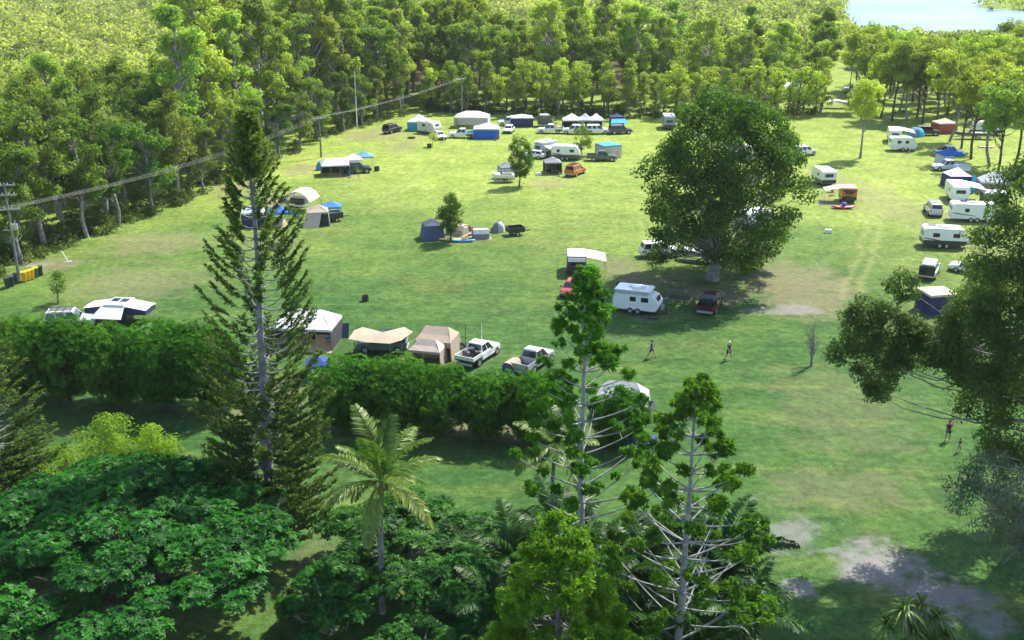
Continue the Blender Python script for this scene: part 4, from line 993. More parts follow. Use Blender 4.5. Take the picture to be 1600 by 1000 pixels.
def table(label, px, py, head, w=1.6, mat=OFFW):
    t = root('camp_table', label, 'table', G(px, py), R(head)); MB().box((0, 0, .74), (w, .7, .04)).build('table_top', mat, t)
    for x in (-w / 2 + .1, w / 2 - .1):
        for y in (-.28, .28): MB().tube([(x, y, 0), (x, y, .72)], .02, 5).build('leg', STEEL, t)
    return t
def boat(label, px, py, head, L=5.0, hull=WHITE, inner=DGREY, name='trailer_boat'):
    t = root(name, label, 'boat', G(px, py), R(head)); st = []
    for x, w, k, z in ((-.5, .95, .55, 1.25), (-.2, 1.0, .52, 1.25), (.15, .95, .52, 1.3), (.38, .6, .62, 1.4), (.5, .06, 1.15, 1.5)): st.append([(x * L, -w, z), (x * L, -w * .85, k + .25), (x * L, 0, k), (x * L, w * .85, k + .25), (x * L, w, z), (x * L, w * .8, z - .02), (x * L, 0, z - .1), (x * L, -w * .8, z - .02)])
    MB().loft(st).build('hull', hull, t); MB().box((-.15 * L, 0, 1.24), (.5 * L, 1.35, .06)).build('deck_liner', inner, t)
    MB().add([(.1 * L, -.75, 1.3), (.14 * L, 0, 1.3), (.1 * L, .75, 1.3), (.04 * L, .7, 1.75), (.08 * L, 0, 1.78), (.04 * L, -.7, 1.75)], [(0, 1, 4, 5), (1, 2, 3, 4)]).build('windshield', GLASS, t)
    MB().loft([[(-.5 * L - .3 + x, y, z) for x, y in ((-.2, -.18), (.2, -.18), (.2, .18), (-.2, .18))] for z in (.7, 1.3, 1.6)]).build('outboard_motor', BLACK, t)
    MB().tube([(-.5 * L, -.6, .42), (.3 * L, -.55, .42), (.62 * L, 0, .45), (.3 * L, .55, .42), (-.5 * L, .6, .42)], .05).build('trailer_frame', STEEL, t)
    for y in (-1.0, 1.0): wheel(t, -.12 * L, y, .3, .2)
    return t
def box_trailer(name, label, px, py, head, L=2.6, mat=DGREY, lid=None, h=.6):
    t = root(name, label, 'trailer', G(px, py), R(head)); a = L / 2
    MB().box((0, 0, .52), (L, 1.5, .1)).build('trailer_floor', DGREY, t)
    for nm, c, dd in (('side_panel', (0, .75, .55 + h / 2), (L, .05, h)), ('side_panel', (0, -.75, .55 + h / 2), (L, .05, h)), ('front_panel', (a - .03, 0, .55 + h / 2), (.05, 1.44, h)), ('tailgate', (-a + .03, 0, .55 + h / 2), (.05, 1.44, h))): MB().box(c, dd).build(nm, mat, t)
    if lid: MB().prism([(-a - .05, .58 + h), (a + .05, .58 + h), (a - .1, .72 + h), (-a + .1, .72 + h)], -.8, .8).build('lid', lid, t)
    MB().tube([(a, -.4, .5), (a + 1.1, 0, .5), (a, .4, .5)], .04).build('drawbar', BLACK, t)
    for y in (-.88, .88): wheel(t, 0, y, .32, .2)
    return t
def flat_mat(name, label, px, py, head, w, d, mat, cat, tilt=0.0):
    t = root(name, label, cat, G(px, py), R(head)); n = 3
    o = MB().box((0, 0, .02), (w, d, .03)).build('sheet', C_SLATE if mat is SOLAR else mat, t)
    if mat is SOLAR:
        for i in range(n): MB().box((-w / 2 + (i + .5) * w / n, 0, .045), (w / n - .06, d - .08, .02)).build('solar_cell_panel', SOLAR, t)
    else: MB().box((0, d / 2 - .05, .045), (w, .08, .02)).build('hem', C_LGREY, t)
    if tilt: t.rotation_euler = (R(tilt), 0, R(head)); t.location.z = math.sin(R(tilt)) * d / 2
    return t
# ------------------------------------------------------------------ the camps, from the hedge back to the trees
rng = np.random.default_rng(123)
# camps along the hedge
t = root('folding_camper', 'low folding camper with white roofs, navy walls and rooftop solar behind the hedge', 'camper', G(190, 500), R(-7))
MB().box((0, 0, 1.05), (2.3, 2.2, 1.5)).build('body', NAVY, t); MB().prism([(-1.2, 1.8), (1.2, 1.8), (1.0, 2.02), (-1.0, 2.02)], -1.2, 1.2).build('roof', WHITE, t)
for sg in (-1, 1):
    MB().add([(sg * 1.15, -1.1, 1.0), (sg * 3.2, -1.1, 1.0), (sg * 3.2, 1.1, 1.0), (sg * 1.15, 1.1, 1.0), (sg * 1.15, -1.1, 1.75), (sg * 3.2, -1.1, 1.5), (sg * 3.2, 1.1, 1.5), (sg * 1.15, 1.1, 1.75)], [(0, 1, 5, 4), (1, 2, 6, 5), (2, 3, 7, 6), (0, 3, 2, 1)]).build('bed_wall', C_NAVY, t)
    MB().add([(sg * 1.1, -1.18, 1.86), (sg * 3.3, -1.18, 1.52), (sg * 3.3, 1.18, 1.52), (sg * 1.1, 1.18, 1.86), (sg * 1.1, 0, 1.98), (sg * 3.3, 0, 1.6)], [(0, 1, 5, 4), (4, 5, 2, 3)]).build('bed_roof', C_WHITE, t)
    MB().tube([(sg * 3.1, 0, 0), (sg * 3.0, 0, 1.0)], .04).build('bed_strut', STEEL, t)
for x in (-.45, .5): MB().box((x, .3, 2.06), (.75, .95, .04)).build('solar_panel', SOLAR, t)
MB().add([(-1.3, -1.2, 1.84), (1.1, -1.2, 1.84), (1.5, -2.9, 1.1), (-1.7, -2.9, 1.1)], [(0, 1, 2, 3)]).build('awning', C_LGREY, t)
for y in (-.95, .95): wheel(t, 0, y, .34, .22)
car('parked_wagon', 'grey roofed wagon mostly hidden behind the hedge near the white folding camper', 112, 511, 10, OFFW, 'suv', rack=DGREY)
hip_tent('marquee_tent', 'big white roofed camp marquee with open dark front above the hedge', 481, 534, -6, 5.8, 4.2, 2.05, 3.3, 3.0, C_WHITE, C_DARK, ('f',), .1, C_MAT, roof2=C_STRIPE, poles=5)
MB2 = flat_mat('solar_blanket', 'blue folding solar panel leaning beside the white marquee', 536, 526, 0, 1.2, 1.5, SOLAR, 'solar panel', 55)
table('camp table inside the open front of the white marquee', 470, 530, -6); chair('blue folding chair at the outer side inside the white marquee', 512, 535, 200, C_BLUE); chair('dark folding chair by the table in the white marquee', 490, 536, 90, C_DARK)
gazebo('small_gazebo', 'small royal blue gazebo peeking over the hedge gap beside the pine', 497, 592, 12, 1.9, 1.9, 1.55, 2.15, cloth((.03, .05, .36), .2))
car('awning_car', 'grey green off road car under a wide tan wraparound awning', 598, 548, 178, TEAL, 'suv', rack=BLACK, bull=True)
t = root('wraparound_awning', 'tan wraparound awning fanned out over the grey green car', 'awning', G(598, 548), 0)
p = [(-2.9, -1.5, 1.75), (-1.2, -2.2, 1.68), (1.0, -2.4, 1.62), (2.0, -1.9, 1.75), (2.9, -.2, 1.95), (2.0, .85, 2.05), (-1.9, .85, 2.05), (-2.6, .2, 1.95)]
MB().add([(0.2, -.75, 2.12)] + p, [(0, i + 1, (i + 1) % 8 + 1) for i in range(8) if i != 5]).build('canopy', C_TAN, t); 
for i in (1, 2, 3): MB().tube([(p[i][0], p[i][1], 0), p[i]], .025).build('pole', STEEL, t)
hip_tent('camper_tent', 'tan canvas camper tent with pitched double roof beside the tan awning', 684, 553, -14, 3.4, 2.9, 1.75, 2.75, 2.2, C_TAN, C_TAN, ('f',), .15, poles=3)
t = hip_tent('tent_porch', 'lighter tan canvas porch joined to the front of the camper tent', 668, 566, -14, 3.0, 2.0, 1.45, 2.25, 1.6, C_PINK, C_TAN, ('f', 'l'), .1, poles=3)
t = root('trailer_frame_rack', 'black tube frame rack standing behind the tan camper tent', 'rack', G(712, 545), R(-5)); MB().tube([(-.9, 0, 0), (-.9, 0, 2.5), (.95, 0, 2.5), (.95, 0, 0)], .035).build('hoop_frame', BLACK, t); MB().tube([(-.9, 0, 1.2), (.95, 0, 1.2)], .03).build('cross_bar', BLACK, t); wheel(t, .6, -.3, .38, .25)
car('tray_ute', 'white ute with loaded tray and tall antenna behind the hedge', 748, 562, 62, WHITE, 'tray', load=DGREY)
t = root('flag_antenna', 'thin white antenna pole standing beside the white tray ute', 'antenna', G(753, 551)); MB().tube([(0, 0, 0), (0, 0, 2.9)], .03).build('mast', WHITE, t); MB().box((0, 0, .05), (.3, .3, .1)).build('base_plate', DGREY, t)
car('dual_cab_ute', 'silver dual cab ute with open tub behind the hedge', 833, 573, 60, SILVER, 'ute')
swag('gear_dome', 'dark dome of camping gear standing beside the silver ute', 800, 581, 60, 1.8, 1.4, 1.1, C_SLATE, C_TAN, 'tent')
hip_tent('touring_tent', 'pale grey panelled camper tent behind the tall hoop pine', 972, 645, -16, 3.9, 2.6, 1.7, 2.75, 2.2, C_LGREY, C_LGREY, ('f',), .2, poles=3)
box_trailer('camper_trailer', 'dark wheeled trailer tucked behind the pale grey camper tent', 1000, 650, -20, 2.0, GREYP)
gazebo('navy_shelter', 'low navy shelter on the grass between the hoop pines', 1000, 702, -30, 1.9, 1.7, .95, 1.35, cloth((.03, .045, .22), .1), ('f', 'l'), C_NAVY)

# middle left camp
t = root('arched_shelter', 'white arched dome shelter open at the sides in the middle left camp', 'shelter', G(472, 327), R(-12)); n = 9
for k in range(8):
    a0, a1 = math.pi * k / 8, math.pi * (k + 1) / 8; q = lambda a, y: (2.2 * math.cos(a), y * (1 + .12 * abs(math.cos(a))), 2.55 * math.sin(a) ** .8 + .35 if 0 < a < 3.14 else .35)
    if 1 <= k <= 6: MB().add([q(a0, -1.7), q(a1, -1.7), q(a1, 0), q(a0, 0), q(a1, 1.7), q(a0, 1.7)], [(0, 1, 2, 3), (3, 2, 4, 5)]).build('roof_panel', C_WHITE, t)
for y in (-1.75, 1.75): MB().tube([(2.2 * math.cos(a), y * (1 + .12 * abs(math.cos(a))), max(0, 2.9 * math.sin(a) ** .8)) for a in np.linspace(0, math.pi, 13)], .04).build('arch_pole', C_GREY, t)
dome_tent('small_tent', 'little dark dome tent beside the white arched shelter', 445, 316, 0, 1.5, 1.4, .95, C_GREY)
table('laden camp table under the white arched shelter', 470, 330, -10, 2.0); box_trailer('kitchen_trailer', 'dark kitchen trailer parked under the white arched shelter', 468, 322, 170, 2.2, DGREY, C_DARK)
gazebo('blue_gazebo', 'bright blue gazebo with aqua side wall over a small tan tent', 435, 352, 14, 2.7, 2.6, 2.0, 2.9, C_BLUE, ('l',), C_SKY, floor=C_MAT)
swag('canvas_swag', 'small tan canvas tent under the bright blue gazebo', 438, 353, 80, 1.7, 1.2, .9, C_TAN, None, 'tent')
gazebo('navy_gazebo', 'navy and sky striped gazebo half hidden behind the tall pine', 397, 352, 8, 2.9, 2.8, 2.0, 2.8, C_STRIPE, ('f', 'r'), C_NAVY)
t = hip_tent('cabin_tent', 'brown roofed cabin tent with pinkish fly wall in the middle left camp', 497, 350, 10, 2.9, 2.6, 1.9, 2.7, .3, C_TAN, C_LGREY, ('f',), .18, poles=2)
MB().add([(-1.45, -1.3, 1.88), (.55, -1.3, 1.88), (.1, -2.2, .03), (-2.0, -2.2, .03)], [(0, 1, 2, 3)]).build('fly_wall', C_PINK, t); MB().add([(.5, -1.25, .02), (1.4, -1.25, .02), (1.38, -1.2, 1.85), (.5, -1.2, 1.85)], [(0, 1, 2, 3)]).build('doorway', C_DARK, t)
gazebo('plain_blue_gazebo', 'mid blue gazebo behind the brown cabin tent', 519, 342, 8, 2.6, 2.4, 1.9, 2.5, cloth((.06, .22, .55), .25)); box_trailer('gear_trailer', 'black gear trailer under the mid blue gazebo', 523, 345, 30, 2.0, BLACK, DGREY)
for i, (x, y, c_) in enumerate([(459, 341, C_SKY), (465, 347, C_TAN), (481, 351, C_DARK)]): chair(['sky blue folding chair between the blue gazebo and cabin tent', 'tan folding chair between the blue gazebo and cabin tent', 'dark folding chair at the fly wall of the cabin tent'][i], x, y, 40 + 80 * i, c_)
# far left camp under the power line
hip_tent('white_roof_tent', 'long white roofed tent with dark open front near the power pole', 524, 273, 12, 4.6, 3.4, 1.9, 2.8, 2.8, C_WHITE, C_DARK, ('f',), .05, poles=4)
dome_tent('blue_dome_tent', 'small bright blue dome tent behind the long white roofed tent', 503, 265, 0, 2.0, 1.8, 1.5, C_SKY, C_LGREY)
gazebo('white_gazebo', 'white gazebo joined to the long white roofed tent', 553, 266, 12, 2.8, 2.8, 2.0, 2.8, C_WHITE); gazebo('pale_blue_gazebo', 'pale blue gazebo at the end of the power pole camp', 570, 262, 12, 2.8, 2.8, 2.1, 2.9, cloth((.16, .34, .62), .25))
car('camp_car', 'black car in the shade of the power pole camp gazebos', 558, 270, 15, BLACK, 'suv')
# back row
car('dark_wagon', 'lone black wagon parked at the forest edge', 613, 207, 60, BLACK, 'suv')
gazebo('aqua_tent', 'white topped aqua tent at the back of the field', 655, 203, -8, 4.2, 3.4, 1.9, 3.2, C_WHITE, ('f', 'l'), C_AQUA); caravan('camper_van', 'white camper truck beside the aqua tent', 671, 208, -35, 4.4, 2.4, OFFW, None, wins=((-.5, .8),), axles=1, bar=False)
car('small_car', 'small white car facing out beside the far sapling', 687, 217, -70, WHITE, 'hatch')
t = hip_tent('tarp_camp', 'large white tarp roof over a pale walled camp by the trees', 738, 198, -6, 7.0, 4.5, 2.3, 3.3, 2.5, C_WHITE, C_LGREY, ('f',), .05, poles=3)
gazebo('tarp_gazebo', 'lavender roofed gazebo walled with bright blue tarps', 760, 215, 0, 5.0, 4.0, 2.0, 2.9, C_LAV, ('f', 'l', 'r'), C_BLUE)
car('white_ute', 'white ute parked against the bright blue tarps', 722, 215, 175, WHITE, 'tray', load=C_SKY); car('white_wagon', 'small white wagon facing out between the blue tarps and navy annex', 795, 207, -100, WHITE, 'hatch')
gazebo('navy_annex', 'white roofed annex with navy walls by the trees', 815, 197, 3, 4.6, 3.2, 2.0, 2.5, C_WHITE, ('f', 'l', 'r'), C_NAVY); car('annex_car', 'white off road wagon nosing out of the navy annex', 795, 196, 185, WHITE, 'suv')
caravan('dark_camper', 'small dark camper with white roof behind the white tray ute', 851, 197, 0, 3.0, 2.4, DGREY, None, wins=((0, .8),), axles=1, roofmat=WHITE); car('white_tray_ute', 'white tray ute facing the forest side in the back row', 860, 208, 176, WHITE, 'tray', load=C_TAN)
for i, (x, c_, w_) in enumerate([(893, C_WHITE, ('b', 'l')), (914, C_LAV, ('b',)), (931, C_WHITE, ('b',))]):
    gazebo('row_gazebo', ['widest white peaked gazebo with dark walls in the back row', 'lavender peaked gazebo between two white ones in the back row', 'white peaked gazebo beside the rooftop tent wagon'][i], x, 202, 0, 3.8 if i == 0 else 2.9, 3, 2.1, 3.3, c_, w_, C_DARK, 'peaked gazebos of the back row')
for i, (x, y) in enumerate([(884, 204), (889, 203), (896, 204), (902, 203)]): chair('dark folding chair under the widest back row gazebo', x, y, 70 * i, C_DARK, 'chairs under the back row gazebo')
car('white_sedan', 'white wagon standing before the back row gazebos', 933, 209, 5, WHITE, 'suv'); car('hidden_car', 'white car half hidden behind the open crowned tree', 897, 209, 170, WHITE, 'suv')
car('rooftop_wagon', 'dark wagon at the end of the back row below a rooftop tent', 969, 209, 12, DGREY, 'suv')
t = gazebo('rooftop_tent', 'navy pop up tent with sky blue awning behind the dark wagon', 963, 204, 10, 2.6, 2.2, 2.9, 3.5, C_NAVY, ('f', 'l', 'r', 'b'), C_SLATE); MB().add([(-1.4, -1.2, 2.6), (1.4, -1.2, 2.6), (1.9, -2.6, 1.9), (-1.9, -2.6, 1.9)], [(0, 1, 2, 3)]).build('awning', C_AQUA, t)
caravan('rear_caravan', 'blue grey off road caravan seen end on by the trees', 1044, 200, 88, 5.2, 2.8, paint((.22, .27, .36)), BLACK, wins=((-.6, .8),), roofmat=WHITE)
# centre camp
caravan('pop_top_caravan', 'white pop top caravan with slate end behind the long centre caravan', 855, 243, 40, 4.6, 2.2, paint((.50, .55, .60)), DGREY, True, awn=-1, awnw=4.0)
caravan('long_caravan', 'white touring caravan hitched towards the dark ute in mid field', 884, 249, -6, 5.0, 2.55, WHITE, DGREY, aero=.9, wins=((-1.3, .5), (1.1, .8)), stripe=GREYP, axles=2)
car('open_wagon', 'white hatchback with raised tailgate behind the small oval tree', 834, 247, 160, WHITE, 'hatch')
car('dark_ute', 'dark grey ute with tub rack beside the cream walled tent', 940, 251, -2, GREYP, 'ute'); gazebo('cream_tent', 'cream walled tent with a bright sky blue roof', 950, 245, 22, 3.6, 3.4, 2.3, 2.75, C_SKY, ('f', 'l', 'r', 'b'), C_CREAM)
gazebo('grey_gazebo', 'slate grey gazebo with one dark mesh wall in mid field', 863, 270, 6, 2.8, 2.8, 1.95, 2.75, C_GREY, ('r', 'b'), C_DARK); box_trailer('kitchen_box_trailer', 'dark kitchen trailer under the slate grey gazebo', 861, 268, 10, 1.8, DGREY, BLACK)
car('orange_wagon', 'orange off road wagon with black rear in mid field', 899, 273, 60, ORANGE, 'suv', rack=BLACK)
for l_, x, y, c_ in (('small white cool box on the grass before the slate gazebo', 842, 274, WHITE),('white tub lying on the open grass past the shade tree', 1294, 364, WHITE)):
    t = root('cool_box', l_, 'cool box', G(x, y)); MB().box((0, 0, .2), (.8, .45, .4)).build('tub', c_, t); MB().box((0, 0, .44), (.84, .49, .08)).build('lid', OFFW, t)
t = boat('speedboat on a trailer beside the small oval tree', 786, 284, 185, 3.6, WHITE, DGREY); gazebo('boat_shelter', 'grey roofed pale walled shelter behind the speedboat', 791, 278, 15, 2.4, 2.4, 1.9, 2.7, C_GREY, ('f', 'l'), C_LGREY)
# navy tent camp
hip_tent('navy_tent', 'slate navy tent with crossed seams beside the small pointed tree', 676, 372, 14, 2.3, 2.3, 1.9, 2.6, .1, C_SLATE, cloth((.06, .10, .18)), (), .3, wall2=cloth((.10, .13, .22)))
swag('canvas_tent', 'beige canvas shelter behind the small pointed tree', 715, 365, 150, 2.6, 2.0, 1.3, C_PINK, C_CREAM, 'tent'); drum('black fire drum between the beige shelter and the dark swag', 731, 361)
swag('dark_swag', 'charcoal swag tent with a pale roof beside the blue kayak', 751, 372, 8, 2.2, 1.5, 1.25, C_GREY, C_LGREY); dome_tent('grey_dome_tent', 'little grey dome tent with pale top next to the black trailer', 779, 362, 0, 1.7, 1.5, 1.4, C_GREY, C_LGREY)
box_trailer('black_trailer', 'black box trailer with its lid propped open in the field', 805, 367, 20, 2.2, BLACK, None); kayak('kayak', 'yellow kayak lying under the small pointed tree', 702, 376, -8, paint((.62, .55, .06))); kayak('kayak', 'blue kayak lying beside the charcoal swag', 724, 378, 6, paint((.02, .22, .62)))
drum('rusty fire drum alone on the grass in front of the marquee', 571, 470); drum('fire drum on the grass before the power pole camp', 589, 267, 1.2); drum('fire drum by the sapling at the far camp', 671, 231, 1.2)
t = root('fire_ring', 'flat dark fire ring on the grass by the forest track', 'fire ring', G(643, 216)); MB().loft([[(math.cos(a) * r, math.sin(a) * r, z) for a in np.linspace(0, 6.283, 16, endpoint=False)] for r, z in ((.8, 0), (.8, .2), (.65, .2), (.65, .03))], False).build('ring', paint((.03, .025, .02), .8), t); MB().box((0, 0, .06), (.7, .2, .12), .5).build('charred_log', BLACK, t)
# centre right
t = caravan('off_road_caravan', 'navy off road caravan seen end on with white awning out', 900, 424, 88, 4.4, 2.5, NAVY, BLACK, awn=-1, awnw=3.8, wins=((-.6, .8),), roofmat=WHITE, aero=.3, s=.92)
MB().box((-2.26, 0, 2.15), (.06, 2.2, .5)).build('white_band', WHITE, t)
car('red_hatch', 'dark red hatchback with open tailgate behind the hoop pine top', 893, 459, -105, RED, 'hatch')
caravan('poptop_caravan', 'white pop top touring caravan parked broadside near the walkers', 996, 486, -20, 5.0, 2.15, WHITE, None, True, ((-.3, .65), (1.0, .8)), None, 2, 0, aero=.8, s=.95)
flat_mat('solar_mat', 'dark blue solar mat lying in front of the white pop top caravan', 1015, 499, 2, 1.8, .7, SOLAR, 'solar panel'); swag('green_swag', 'olive green swag tent between the pop top caravan and dark ute', 1061, 466, -22, 2.3, 1.3, .95, C_GREEN)
car('dark_dual_cab_ute', 'black and maroon dual cab ute parked in the shade tree shadow', 1109, 483, 68, MAROON, 'ute', rack=BLACK, load=BLACK)
drum('black fire drum behind the white pop top caravan', 968, 449)
boat('silver hulled boat parked behind the shade tree trunk', 1096, 408, 160, 5.4, SILVER, WHITE); gazebo('gazebo', 'royal blue gazebo behind the shade tree', 1090, 392, 5, 4.2, 3.2, 2.1, 2.8, cloth((.05, .07, .36), .15)); car('shade_car', 'white wagon under the low limbs of the shade tree', 1030, 400, 10, WHITE, 'suv')
caravan('hidden_caravan', 'white caravan seen in pieces through the shade tree crown', 1160, 250, 10, 6.0, 2.6); car('peeping_car', 'white car peeping out past the shade tree crown', 1256, 243, 30, WHITE, 'suv'); caravan('second_hidden_caravan', 'white camper low behind the shade tree crown', 1180, 355, 30, 4.4, 2.4, wins=((-.5, .8),))
# camp past the shade tree
caravan('end_on_caravan', 'white caravan end on beside the orange camper', 1286, 287, 95, 4.6, 2.5, OFFW, BLACK, wins=((-.6, .8),), roofmat=WHITE)
t = caravan('orange_camper', 'orange backed camper with a white awning out to one side', 1323, 314, 82, 3.6, 2.45, ORANGE, BLACK, awn=1, awnw=2.6, wins=((-.3, .8),), axles=1, roofmat=WHITE, s=.92); MB().box((-2.0, .2, .85), (.26, .8, .8)).build('spare_wheel_box', BLACK, t); MB().box((-1.82, 0, 2.1), (.05, 2.1, .5)).build('rear_band', DGREY, t)
kayak('inflatable_boat', 'red inflatable boat on the grass behind the orange camper', 1317, 326, -3, paint((.5, .03, .05)), 3.4, 1.2, .45, 'boat'); flat_mat('ground_rug', 'dark rug under the awning of the orange camper', 1290, 318, 0, 2.2, 1.8, C_DARK, 'rug')
t = root('beach_bag', 'purple bag sitting on the red inflatable boat', 'bag', G(1318, 326) + Vector((0, 0, .42)), 0); MB().loft([[(math.cos(a) * r, math.sin(a) * r * .7, z) for a in np.linspace(0, 6.283, 10, endpoint=False)] for r, z in ((.3, 0), (.42, .2), (.35, .45), (.1, .55))]).build('bag_body', cloth((.24, .16, .5)), t, smooth=True)
# right hand camps
car('rear_wagon', 'pale wagon seen from behind next to the large striped caravan', 1457, 334, 80, OFFW, 'suv', rack=STEEL); caravan('large_caravan', 'large white caravan with blue swoosh stripes and tandem wheels', 1520, 345, -10, 6.4, 2.6, WHITE, None, wins=((-1.2, .6), (1.4, .7)), stripe=GREYP, aero=.5, s=.98, solar=1)
caravan('end_caravan', 'white caravan end on with long awning behind the large striped caravan', 1493, 312, 80, 5.4, 2.6, WHITE, None, awn=-1, awnw=4.6, wins=((-.6, .8),), aero=.3)
hip_tent('white_canvas_tent', 'white peaked tent with navy mesh front among the right camps', 1493, 291, 0, 3.4, 3.4, 1.9, 3.0, .2, C_WHITE, cloth((.05, .04, .16)), (), .1, fringe=False); t = root('paddle_board', 'bright blue paddle board standing upright between tents', 'paddle board', G(1519, 302), R(8)); MB().loft([[(x * q, y, z) for x, y in ((-.42, -.06), (.42, -.06), (.42, .06), (-.42, .06))] for q, z in ((.5, 0), (.95, .5), (1, 1.4), (.85, 2.2), (.4, 2.7))]).build('board', paint((.02, .35, .62)), t); MB().box((0, -.1, .3), (.04, .16, .3)).build('fin', BLACK, t)
hip_tent('canvas_tent', 'grey canvas tent with pale roof beneath the big gum foliage', 1550, 300, -12, 4.2, 3.4, 1.8, 3.1, 1.2, C_LGREY, C_GREY, ('f',), .1, poles=3); gazebo('canvas_porch', 'dull olive walled canvas porch next to the grey canvas tent', 1552, 318, -10, 3.4, 2.6, 1.8, 2.1, C_LGREY, ('l', 'f'), C_GREEN)
car('white_dual_cab', 'white dual cab ute parked below the blue peaked gazebo', 1480, 266, 183, WHITE, 'ute'); box_trailer('white_trailer', 'white box trailer beside the white dual cab ute', 1502, 271, 180, 2.2, WHITE, OFFW, .75); gazebo('bright_blue_gazebo', 'bright blue peaked gazebo standing behind the white dual cab ute', 1482, 259, 8, 3.6, 3.2, 2.2, 3.1, C_BLUE, ('b',), C_WHITE)
car('two_tone_ute', 'white cab ute with black tray under the grove trees', 1482, 243, 2, WHITE, 'tray', load=BLACK); caravan('rounded_caravan', 'white single axle caravan in front of the grove', 1409, 235, -5, 4.6, 2.5, WHITE, None, wins=((-.9, .7), (.5, .6)), axles=1, aero=.8); caravan('boxy_caravan', 'white caravan with black base behind the single axle caravan', 1396, 221, 75, 5.0, 2.6, WHITE, BLACK, awn=-1, awnw=4.5, wins=((-.6, .7),), aero=.3)
dome_tent('blue_tent', 'sky blue dome tent between the grove caravans and dark wagon', 1431, 213, 10, 3.4, 2.8, 1.8, cloth((.14, .30, .52), .2), C_SKY); car('black_grove_wagon', 'black wagon parked under the grove behind the blue dome tent', 1448, 211, -12, BLACK, 'suv')
gazebo('red_tent', 'brick red walled tent with cream roof in the grove', 1474, 207, 6, 4.0, 3.4, 2.1, 2.9, C_CREAM, ('f', 'l', 'r', 'b'), C_RED); boat('dark hulled long boat on a trailer under the grove', 1520, 217, 175, 7.5, DGREY, LAMPW); caravan('grove_caravan', 'pale caravan behind the long boat in the grove', 1540, 210, 175, 5.6, 2.6, OFFW, BLACK)
kayak('kayak', 'orange kayak lying on the grass in the grove', 1541, 231, -3, paint((.65, .12, .03)), 3.6)
caravan('black_based_caravan', 'white caravan with black base and diagonal decals beside the gum foliage', 1472, 385, -10, 5.2, 2.55, WHITE, BLACK, wins=((-1.1, .8), (1.3, .8)), stripe=DGREY, aero=.7, solar=1)
t = car('open_rear_wagon', 'white off road wagon with black rear and roof rack above the tan shelter', 1451, 430, 62, WHITE, 'suv', rack=STEEL); MB().box((-2.36, 0, 1.1), (.1, 1.7, 1.2)).build('open_boot', BLACK, t); MB().tube([(-2.45, .4, 1.15), (-2.62, .4, 1.15)], .36, 12).build('spare_wheel', RUBBER, t); gazebo('tan_shelter', 'tan roofed square shelter with navy walls by the gum foliage', 1460, 486, 10, 3.0, 2.8, 2.2, 2.5, C_CREAM, ('f', 'l'), C_NAVY); car('leaf_hidden_car', 'white car mostly hidden by the big gum foliage', 1512, 425, 150, WHITE, 'hatch')

# loose camp gear
for px, py, hd, c_, lab in [(542, 275, 30, C_DARK, 'dark folding chair outside the long white roofed tent'), (548, 277, 200, C_BLUE, 'blue folding chair outside the long white roofed tent'), (875, 275, 150, C_GREEN, 'green folding chair outside the slate grey gazebo'), (922, 440, 200, C_DARK, 'dark folding chair under the off road caravan awning'), (1302, 305, 20, C_RED, 'red folding chair under the orange camper awning'), (1036, 470, 210, C_GREEN, 'green folding chair behind the pop top caravan'), (738, 366, 90, C_TAN, 'tan folding chair beside the charcoal swag'), (765, 368, 160, C_DARK, 'dark folding chair beside the grey dome tent'), (1512, 322, 10, C_BLUE, 'blue folding chair under the long awning'), (1420, 240, 10, C_DARK, 'dark folding chair beside the single axle caravan'), (693, 222, 40, C_DARK, 'dark folding chair beside the small white car'), (776, 219, 100, C_RED, 'red folding chair outside the blue tarps')]: chair(lab, px, py, hd, c_)
for px, py, hd, lab in [(928, 436, 10, 'small table under the off road caravan awning'), (1506, 318, 5, 'small table under the long awning of the end on caravan'), (868, 250, -6, 'small table beside the long centre caravan'), (1300, 300, 10, 'small table under the orange camper awning')]: table(lab, px, py, hd, 1.2)
# ------------------------------------------------------------------ bins, poles and lines, houses across the lawn
def bin_(label, px, py, body, lid):
    t = root('wheelie_bin', label, 'bin', G(px, py), rng.uniform(-.3, .3) - 1.2); q = lambda s_, z: [(-.29 * s_, -.24 * s_, z), (.29 * s_, -.24 * s_, z), (.29 * s_, .24 * s_, z), (-.29 * s_, .24 * s_, z)]
    MB().loft([q(.78, .06), q(1, 1.0)]).build('body', body, t); MB().prism([(-.34, 1.0), (.32, 1.0), (.30, 1.06), (0, 1.12), (-.34, 1.06)], -.27, .27).build('lid', lid, t)
    for y in (-.2, .2): wheel(t, -.24, y, .1, .06)
    MB().tube([(-.36, -.2, 1.02), (-.36, .2, 1.02)], .025).build('handle', lid, t); t.scale = (1.1, 1.1, 1.1)
YEL, GRN, DGN = paint((.75, .42, .02), .5), paint((.03, .13, .05), .5), paint((.012, .03, .025), .5)
for i, (x, y, b_, l_, lab) in enumerate([(12, 450, DGN, DGN, 'dark wheelie bin at the outer end of the bin row'), (19, 447, DGN, DGREY, 'dark wheelie bin second from the outer end of the row'), (27, 443, DGREY, BLACK, 'black wheelie bin right beside the power pole'),
                                         (39, 440, YEL, YEL, 'yellow wheelie bin next to the power pole'), (45, 438, YEL, YEL, 'yellow wheelie bin in the middle of the yellow ones'), (51, 436, YEL, YEL, 'yellow wheelie bin next to the green one'), (57, 433, GRN, YEL, 'green wheelie bin with a yellow lid'), (64, 430, DGN, GRN, 'dark green wheelie bin at the far end of the row')]): bin_(lab, x, y, b_, l_)
t = root('fallen_plank', 'pale bare pole leaning over the grass near the bins', 'pole', G(106, 409)); MB().tube([(0, 0, .03), (-.7, .4, 1.2)], .05).build('shaft', OFFW, t); MB().box((0, 0, .03), (.9, .2, .06), .3).build('footing', OFFW, t)
